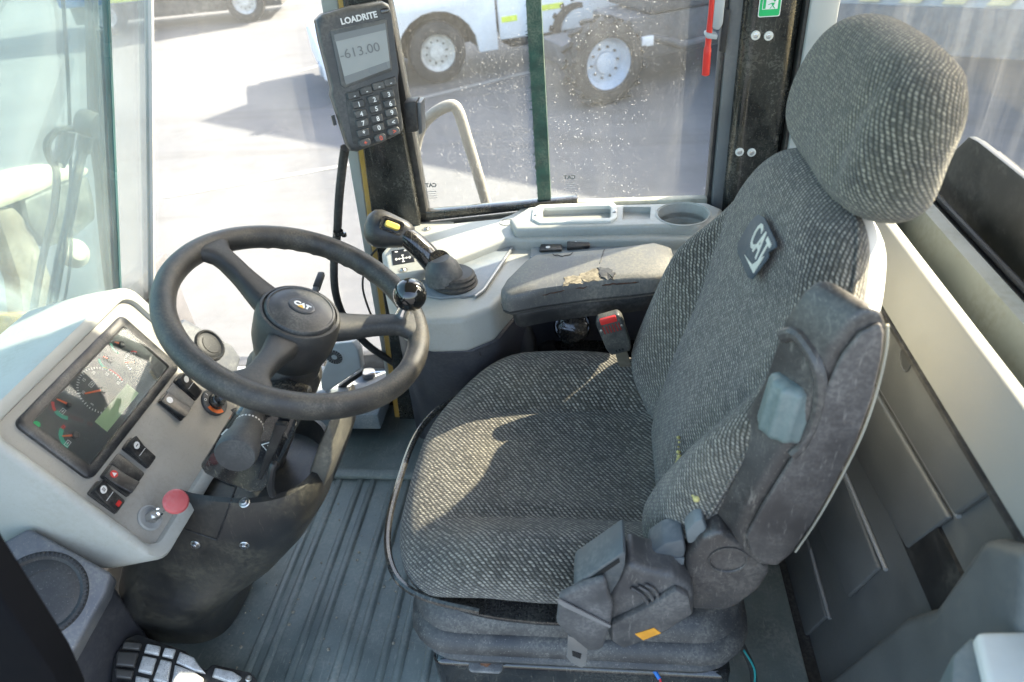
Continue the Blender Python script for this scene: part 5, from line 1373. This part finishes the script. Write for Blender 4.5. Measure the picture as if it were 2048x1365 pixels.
for i in range(18):
    t = 2*math.pi*i/18; e = (math.cos(t), math.sin(t)); s_ = (-e[1], e[0])
    MB().prism([gf.p(e[0]*.0065-s_[0]*.0009, e[1]*.0065-s_[1]*.0009, .0013), gf.p(e[0]*.0065+s_[0]*.0009, e[1]*.0065+s_[1]*.0009, .0013), gf.p(e[0]*.0185+s_[0]*.0024, e[1]*.0185+s_[1]*.0024, .0013), gf.p(e[0]*.0185-s_[0]*.0024, e[1]*.0185-s_[1]*.0024, .0013)], gf.n*.0004).build('grille_slot', BLACKM, spb)
MB().prism([SB(*q, -.030) for q in [(650, 792), (724, 742), (724, 752), (656, 800), (648, 800)]], -bfr.n*.015).build('connector_edge', BLACKM, sp_o, bevel=.002)
MB().lathe([(.016, 0), (.016, .012), (.014, .014)], U(738, 752, z=.302), (0, 0, 1), 20).build('mount_foot', VENTM, sp_o)
# ================================================================== weighing terminal
to = U(716, 158, y=1.07)
tn = ((CAM-to).normalized()+V((.16, 0, -.02))).normalized()
term = thing('weighing_terminal', to, 'dark grey handheld weighing terminal with keypad mounted on the front post', 'terminal')
def T2(px, py, off=0.): return U(px, py, pl=(to+tn*off, tn))
tr_ = (T2(781, 28)-T2(640, 58)).normalized(); TFm = Fr(to, tr_, tn.cross(tr_))
TB = mat('terminal_plastic', (.040, .042, .044), .42, var=.12, dust=.25, dc=(.3, .29, .27), ds=10, grain=.35)
opx = [(632, 40), (644, 28), (700, 12), (765, 2), (778, 8), (784, 24), (792, 90), (799, 140), (797, 160), (798, 182), (806, 240), (808, 258), (802, 268), (760, 288), (716, 304), (702, 302), (694, 290), (676, 232), (662, 190), (664, 178), (655, 140), (640, 84)]
ot = [T2(*q) for q in opx]
oc_ = sum(ot, V())/len(ot)
def tring(s, c_): return [oc_+(p-oc_)*s+tn*c_ for p in ot]
tbody = MB().loft([tring(.93, -.040), tring(1.0, -.034), tring(1.0, -.006), tring(.985, -.001), tring(.955, .0015), tring(.90, .0015)]).build('case', TB, term, smooth=45)
MB().loft([tring(1.006, -.020), tring(1.012, -.019), tring(1.012, -.016), tring(1.006, -.015)], cap=False).build('case_seam', BLACKM, tbody)
def tquad(pix, c0, c1, nm, m_, par, bev=0.):
    q = [T2(*k, c0) for k in pix]
    return MB().prism(q, tn*(c1-c0)).build(nm, m_, par, bevel=bev)
sb_ = tquad([(660, 62), (772, 38), (784, 142), (690, 176), (682, 172)], .0012, .0035, 'screen_bezel', mat('bezel_grey', (.085, .088, .088), .4, grain=.3, dust=.2), tbody, .0012)
scr = tquad([(668, 70), (770, 47), (781, 136), (692, 170)], .0034, .0040, 'screen', mat('lcd_grey', (.26, .275, .265), .25, var=.08, vs=14), tbody)
tquad([(668, 70), (770, 47), (772, 60), (670, 84)], .0040, .0043, 'screen_band', mat('lcd_band', (.14, .15, .15), .3), tbody)
tquad([(687, 154), (779, 122), (781, 136), (692, 170)], .0040, .0043, 'screen_band', mat('lcd_band', (.14, .15, .15), .3), tbody)
def tfr(px, py, off, a0=(0, 0)): return Fr(T2(px, py, off), TFm.r, TFm.u)
text('-613.00', tfr(720, 103, .0043), .0195, mat('lcd_digit', (.13, .138, .135), .4), 'weight_digits', tbody, h=.0001, sxy=(1.05, .95))
text('LOADRITE', tfr(718, 37, .0016), .0118, mat('brand_white', (.62, .63, .64), .4), 'brand_lettering', tbody, h=.0002, bold=.0004)
MB().prism(rrect(tfr(769, 22, .0012), (-.0062, .0062), (-.0036, .0036), .003, 4), tn*.002).build('sensor_window', BLACK, tbody, bevel=.0004)
kbase = tquad([(690, 186), (790, 152), (796, 180), (804, 258), (794, 264), (722, 292), (706, 288), (696, 230)], .0010, .0024, 'keypad', mat('keypad_black', (.022, .023, .024), .5, dust=.2), tbody, .001)
Z = lambda x, y: (560+.4103*x, .4103*y)
KEY = mat('key_rubber', (.045, .047, .048), .5, var=.1, dust=.3, ds=30)
kk = [((358, 465), '-', 0), ((418, 443), '-', 0), ((478, 420), '-', 0), ((535, 402), '-', 0)]
grid = [((380, 508), '1'), ((455, 485), '2'), ((525, 460), '3'), ((392, 555), '4'), ((465, 530), '5'), ((533, 505), '6'), ((400, 600), '7'), ((472, 578), '8'), ((540, 548), '9'), ((405, 648), '*'), ((477, 622), '0'), ((547, 595), '<')]
reds = [((412, 695), '+'), ((487, 672), '0'), ((553, 640), '>')]
def key(pos, tx, w, h, col_, rd=.0018):
    px, py = Z(*pos); f = tfr(px, py, .0022)
    k = MB().loft([rrect(f, (-w, w), (-h, h), rd, 3, -.001), rrect(f, (-w, w), (-h, h), rd, 3, .0028), rrect(f, (-w*.86, w*.86), (-h*.8, h*.8), rd*.8, 3, .0042)]).build('key', KEY, tbody, smooth=40)
    if tx: text(tx, f.at(0.001, -.0008, .0044), .0098, col_, 'key_digit', k, h=.0001, bold=.0002)
    return k
for pos, tx, _ in kk: key(pos, tx, .0098, .0054, WHITEP)
for pos, tx in grid: key(pos, tx, .0098, .0058, WHITEP)
for pos, tx in reds: key(pos, tx, .0098, .0058, mat('key_red_print', (.65, .09, .04), .4), .0045)
# side port, mount arm
MB().prism([U(*q, y=1.10) for q in [(806, 206), (832, 203), (836, 264), (812, 268)]], V((0, .03, 0))).build('mount_block', BLACKM, term, bevel=.003)
MB().prism([U(*q, y=1.105) for q in [(833, 205), (842, 206), (845, 268), (837, 270)]], V((0, .03, 0))).build('mount_plate', mat('mount_grey', (.10, .105, .11), .4), term, bevel=.002)
MB().tube([U(760, 230, y=1.12), V((-.385, 1.205, .93))], .014, 12).build('mount_arm', BLACKM, term)
MB().prism([T2(*q, -.012) for q in [(663, 232), (669, 230), (674, 250), (668, 252)]], -tn*.012).build('side_port', BLACKM, term)
# terminal cable
cb_ = tag(MB().tube(smooth_path([U(690, 296, y=1.12), U(684, 340, y=1.14), U(678, 400, y=1.15), U(674, 470, y=1.16), U(668, 530, y=1.16), U(672, 590, y=1.16), U(692, 640, y=1.17), U(735, 690, y=1.19), U(790, 728, y=1.21)], 8), .0078, 10).build('terminal_cable', RUBBER), 'thick black corrugated cable running down the front post from the terminal', 'cable')
tie = U(677, 466, y=1.148); MB().lathe([(.0095, -.004), (.0095, .004)], tie, (.02, 0, 1), 12, cap=False).build('cable_tie', BLACK, cb_)
MB().box(Fr(U(684, 470, y=1.145), (1, 0, 0), (0, 0, 1)), (0, .008), (-.004, .004), (-.004, .004)).build('tie_head', BLACK, cb_, bevel=.001)
tag(MB().tube(smooth_path([U(757, 495, y=1.185), U(740, 515, y=1.17), U(728, 545, y=1.17), U(726, 580, y=1.18), U(738, 620, y=1.19), U(748, 640, y=1.2)], 6), .0022, 6).build('thin_wire', BLACKM), 'thin black wire looping beside the ochre post edge', 'wire')
# ================================================================== escape hammer
hm = thing('escape_hammer', U(1418, 80, y=1.20), 'red escape hammer in a grey holder beside the rear post', 'hammer')
MB().tube(smooth_path([U(1411, 152, y=1.20), U(1412, 140, y=1.20), U(1415, 100, y=1.20), U(1419, 60, y=1.20), U(1424, 10, y=1.20), U(1428, -60, y=1.20)], 5), [.0035]+[.0062]*10+[.0048]*15, 12).build('handle', mat('hammer_red', (.62, .025, .02), .35, var=.05), hm)
GH = mat('holder_grey', (.36, .38, .39), .45)
MB().prism([U(*q, y=1.195) for q in [(1430, -10), (1452, -8), (1446, 50), (1438, 62), (1424, 58)]], V((0, .02, 0))).build('holder', GH, hm, bevel=.003)
MB().prism([U(*q, y=1.192) for q in [(1410, 72), (1412, 66), (1436, 70), (1434, 80), (1414, 78)]], V((0, .02, 0))).build('clip', GH, hm, bevel=.0015)
MB().prism([U(*q, y=1.205) for q in [(1448, 20), (1462, 20), (1450, 108), (1438, 104)]], V((0, .012, 0))).build('backing_pad', RUBBER, hm, bevel=.002)
# ================================================================== foot pedal
pe = thing('foot_pedal', U(350, 1330, z=.02), 'foot pedal with worn shiny tread blocks on the cab floor', 'pedal')
pp0, pp1 = U(235, 1315, z=.135), U(505, 1362, z=.045)
prd = (pp1-pp0).normalized()
pf = Fr(U(330, 1340, pl=(pp0, prd.cross(V((.05, 1, .1))).normalized())), prd, V((.05, 1, .1)))
if pf.n.z < 0: pf = Fr(pf.o, pf.r, pf.u, -pf.n)
def PD(px, py, off=0.): return U(px, py, pl=(pf.o+pf.n*off, pf.n))
MB().prism([PD(*q, -.012) for q in [(222, 1380), (228, 1318), (252, 1282), (275, 1272), (372, 1306), (400, 1335), (412, 1345), (425, 1332), (500, 1348), (515, 1365), (480, 1440), (230, 1440)]], pf.n*.011).build('pedal_plate', RUBBER, pe, bevel=.004)
WORN = mat('worn_tread', (.72, .72, .70), .28, metal=.15, var=.3, vs=25, dust=.7, dc=(.03, .03, .03), ds=26, speck=.5)
DKT = mat('dark_tread', (.075, .072, .068), .4, var=.2, dust=.4)
bk_ = [([(248, 1286), (284, 1290), (280, 1304), (244, 1300)], DKT), ([(234, 1306), (278, 1308), (270, 1338), (232, 1334)], DKT), ([(230, 1340), (268, 1344), (264, 1362), (232, 1358)], DKT), ([(232, 1368), (262, 1370), (258, 1400), (230, 1400)], DKT),
       ([(294, 1290), (322, 1296), (318, 1314), (288, 1308)], WORN), ([(286, 1314), (314, 1320), (304, 1352), (276, 1346)], WORN), ([(272, 1354), (300, 1360), (294, 1400), (268, 1400)], WORN),
       ([(330, 1298), (352, 1302), (346, 1320), (324, 1315)], WORN), ([(322, 1321), (344, 1326), (336, 1372), (306, 1364)], WORN),
       ([(360, 1306), (388, 1318), (400, 1336), (412, 1350), (390, 1346), (352, 1328)], WORN), ([(350, 1332), (388, 1346), (408, 1360), (400, 1392), (342, 1376)], WORN), ([(300, 1374), (336, 1380), (330, 1420), (296, 1420)], WORN), ([(430, 1338), (466, 1346), (484, 1358), (470, 1372), (424, 1356)], WORN)]
for q, m_ in bk_:
    qs = [PD(*k, -.001) for k in q]; c_ = sum(qs, V())/len(qs)
    MB().loft([qs, [k+pf.n*.006 for k in qs], [c_+(k-c_)*.86+pf.n*.010 for k in qs]]).build('tread_block', m_, pe, bevel=.0018, seg=2)
screw(pe, PD(497, 1358, .0), pf.n, .006, STEEL)
# ================================================================== grit and litter on the mat
random.seed(5)
gr = MB()
for i in range(420):
    u_, v_ = random.random(), random.random()**1.3
    x, y = -.78+.52*u_, .45+.72*v_
    r = random.choice((.0008, .0010, .0012, .0018, .0026)) if random.random() < .93 else .004
    gr.lathe([(0, -r*.3), (r, 0), (r*.7, r*.6), (0, r*.8)], V((x, y, .001)), V((random.uniform(-.4, .4), random.uniform(-.4, .4), 1)), 5)
gro = gr.build('floor_grit', mat('grit', (.30, .27, .21), .9, var=.6, vs=300), smooth=20, kind='stuff')
tag(gro, 'scattered pale grit and crumbs on the floor mat', 'grit')
# ================================================================== loose wiring beside the seat base
def wire(nm, pix, r, m_, label, n=6): return tag(MB().tube(smooth_path(pix, n), r, 8).build(nm, m_), label, 'wire')
wire('seat_cable', [U(1440, 1222, y=.66), U(1462, 1252, y=.66), U(1488, 1300, y=.67), U(1506, 1345, y=.68), U(1508, 1400, y=.68)], .0058, RUBBER, 'black sleeved cable dropping behind the pivot bracket to the floor')
wire('cable_loop', [U(1475, 1270, y=.70), U(1445, 1275, y=.70), U(1420, 1300, y=.70), U(1412, 1340, y=.70), U(1420, 1400, y=.70)], .0045, RUBBER, 'thin black cable loop on the floor right of the seat base')
wire('green_wire', [U(1488, 1302, y=.655), U(1504, 1328, y=.655), U(1510, 1350, y=.655), U(1506, 1400, y=.655)], .0018, mat('wire_teal', (.02, .30, .30), .4), 'thin teal wire beside the black cable near the rear panel')
tz = U(1465, 1250, y=.655); tag(MB().lathe([(.0075, -.002), (.0075, .002)], tz, (.5, .1, -.8), 14, cap=False).build('cable_clip', WHITEP), 'white cable tie around the black sleeved cable', 'cable tie')
pgw = thing('pigtail_wires', U(1303, 1326, z=.25), 'yellow blue and red pigtail wires poking out of the seat base', 'wire')
MB().tube(smooth_path([U(1304, 1322, z=.258), U(1305, 1330, z=.262), U(1306, 1338, z=.262)], 4), .0017, 6).build('yellow_end', mat('wire_yellow', (.75, .62, .03), .4), pgw)
MB().tube([U(1306, 1337, z=.262), U(1319, 1358, z=.254)], .0033, 8).build('blue_sleeve', mat('wire_blue', (.02, .16, .5), .4), pgw)
MB().tube([U(1319, 1357, z=.254), U(1326, 1378, z=.246)], .0019, 6).build('red_end', mat('wire_red', (.6, .03, .04), .4), pgw)
# ================================================================== pale corner box, dark door edge near the camera
pcb = thing('corner_box', U(1990, 1330, z=.40), 'pale box corner at the lower right beside the rear panel', 'box')
q = [U(*k, z=.70) for k in [(1952, 1262), (2150, 1258), (2200, 1400), (1990, 1420)]]
MB().prism(q, V((0, 0, -.25))).build('box', mat('box_white', (.62, .61, .56), .5, var=.05, dust=.1), pcb, bevel=.006, seg=3)
q2_ = [U(*k, z=.688) for k in [(1948, 1268), (1982, 1440), (1900, 1420), (1906, 1312), (1912, 1304)]]
MB().prism(q2_, V((0, 0, -.22))).build('side_plate', mat('plate_teal', (.13, .16, .16), .5, dust=.3), pcb, bevel=.004)
de = MB().prism([U(*k, y=.31) for k in [(-70, 1090), (0, 1192), (52, 1268), (104, 1345), (140, 1420), (-90, 1440)]], V((0, .03, 0))).build('door_edge', mat('door_edge_black', (.004, .0045, .006), .8, spec=.1), bevel=.004)
tag(de, 'black door frame edge close to the camera at the lower left corner', 'door frame')
# ================================================================== things outside the glass
GRAB = mat('rail_cream', (.15, .145, .13), .5, var=.15, dust=.4, dc=(.3, .28, .24), ds=14)
hrp = [U(820, 420, y=1.62), U(826, 330, y=1.62), U(838, 266, y=1.62), U(862, 232, y=1.62), U(898, 212, y=1.62), U(916, 222, y=1.62), U(934, 278, y=1.62), U(956, 350, y=1.62), U(976, 420, y=1.62), U(990, 480, y=1.62)]
hrail = tag(MB().tube(smooth_path([V((hrp[0].x, 1.62, -.3))]+hrp+[V((hrp[-1].x+.05, 1.62, -.3))], 6), .0135, 14).build('grab_rail', GRAB), 'dusty cream bent grab rail standing outside the side window', 'rail')
# wiper outside the windscreen
wpl = (ws(1.06, .73, .09), WSN)
def W2(px, py, off=0.): return U(px, py, pl=(wpl[0]+WSN*off, WSN))
wi = thing('windscreen_wiper', W2(60, 680), 'black windscreen wiper with looped washer hose outside the front glass', 'wiper')
WB_ = mat('wiper_black', (.012, .013, .014), .5, dust=.15)
MB().tube(smooth_path([W2(182, -40), W2(184, 60), W2(188, 230), W2(196, 330), W2(205, 460), W2(218, 580)], 5), [.010]*16+[.008]*10, 8).build('wiper_arm', WB_, wi)
MB().tube(smooth_path([W2(200, 60, -.03), W2(206, 140, -.03), W2(206, 215, -.03), W2(212, 330, -.03), W2(218, 430, -.03), W2(232, 575, -.03)], 5), .0065, 8).build('wiper_blade', WB_, wi)
MB().lathe([(.0, -.02), (.022, -.015), (.025, 0), (.022, .015), (0, .02)], W2(178, 248), WSN, 16).build('pivot', WB_, wi)
MB().tube(smooth_path([W2(178, 255, .02), W2(146, 258, .02), W2(115, 262, .02), W2(95, 285, .02), W2(98, 315, .02), W2(113, 345, .02), W2(108, 420, .02), W2(85, 520, .02), W2(60, 660, .02), W2(40, 760, .02)], 6), .0062, 8).build('washer_hose', WB_, wi)
MB().tube([W2(133, 262, .02), W2(128, 300, .02), W2(113, 328, .02)], .014, 10).build('hose_joint', WB_, wi)
MB().tube([W2(172, 270, .01), W2(165, 305, .01)], .013, 10).build('hose_joint', WB_, wi)
MB().tube(smooth_path([W2(165, 300, .01), W2(150, 370, .01), W2(138, 440, .01), W2(118, 530, .01), W2(95, 660, .01), W2(85, 750, .01)], 6), .009, 8).build('lower_arm', WB_, wi)
MB().tube(smooth_path([W2(124, -30, .03), W2(130, 60, .03), W2(138, 200, .03), W2(142, 400, .03), W2(140, 530, .03), W2(118, 660, .03)], 6), .0030, 6).build('stay_wire', WB_, wi)
# work lamp ahead of the cab
XL = -1.45
def K2(px, py, x=XL): return U(px, py, x=x)
wl = thing('work_lamp', K2(60, 640), 'cream hooded work lamp on a bracket ahead of the windscreen', 'lamp')
LC = mat('lamp_cream', (.30, .27, .21), .5, dust=.3)
MB().prism([K2(*q) for q in [(-40, 400), (20, 372), (100, 340), (160, 330), (184, 338), (176, 352), (120, 368), (62, 396), (0, 420), (-40, 432)]], V((-.16, .02, 0))).build('hood', LC, wl, bevel=.012)
MB().prism([K2(*q, XL+.005) for q in [(50, 400), (120, 370), (178, 350), (190, 400), (194, 440), (150, 478), (100, 496), (60, 450)]], V((-.12, .02, 0))).build('lamp_body', mat('lamp_dark', (.018, .019, .016), .4, dust=.3), wl, bevel=.012)
MB().prism([K2(*q, XL-.01) for q in [(-40, 430), (30, 415), (62, 450), (90, 520), (118, 590), (150, 700), (60, 740), (40, 560), (0, 440)]], V((-.05, .0, 0))).build('bracket', mat('bracket_brown', (.09, .07, .05), .6, dust=.4), wl, bevel=.008)
MB().lathe([(.04, 0), (.04, .012), (.02, .03), (.001, .032)], K2(146, 508, XL+.02), (1, -.3, .2), 16).build('bracket_bolt', LC, wl)
# yellow front body
yb = MB().prism([U(*q, x=-1.3) for q in [(-120, 640), (140, 622), (146, 700), (60, 760), (-120, 780)]], V((-.9, .05, -.05))).build('front_body', mat('machine_yellow', (.62, .36, .06), .45, dust=.25), bevel=.02)
tag(yb, 'yellow front body of the machine glimpsed ahead of the dashboard', 'machine body')
# ================================================================== full size of the right hand side
# the glazed right side and its console were drafted small; set them out at full size, clear of the seat
FULL, DROP = 1.2, -.26
def full_size(o):
    for c in [o]+list(o.children_recursive):
        if c.type == 'MESH' and not c.data.get('full'):
            c.data.transform(Matrix.Scale(FULL, 4)); c.data['full'] = True
        if c is not o: c.location = c.location*FULL
    o.location = o.location*FULL+V((0, 0, DROP))
SIDE = {'cab_roof', 'wall_right', 'windscreen', 'windscreen_side_pane', 'glass_seam', 'cab_post_front', 'corner_window', 'footwell_shelf', 'shelf_gasket',
        'window_1', 'window_2', 'wall_right_lower', 'roof_rail', 'cab_post_rear', 'corner_trim', 'exit_sticker', 'rear_window', 'rear_header', 'quarter_window', 'cab_post_corner',
        'side_console', 'rotary_knob', 'arm_pad', 'joystick', 'speaker_box', 'weighing_terminal', 'terminal_cable', 'thin_wire', 'escape_hammer', 'grab_rail', 'windscreen_wiper', 'wall_front'}
for o in [o for o in col.objects if o.parent is None]:
    if o.name.split('.')[0] in SIDE: full_size(o)
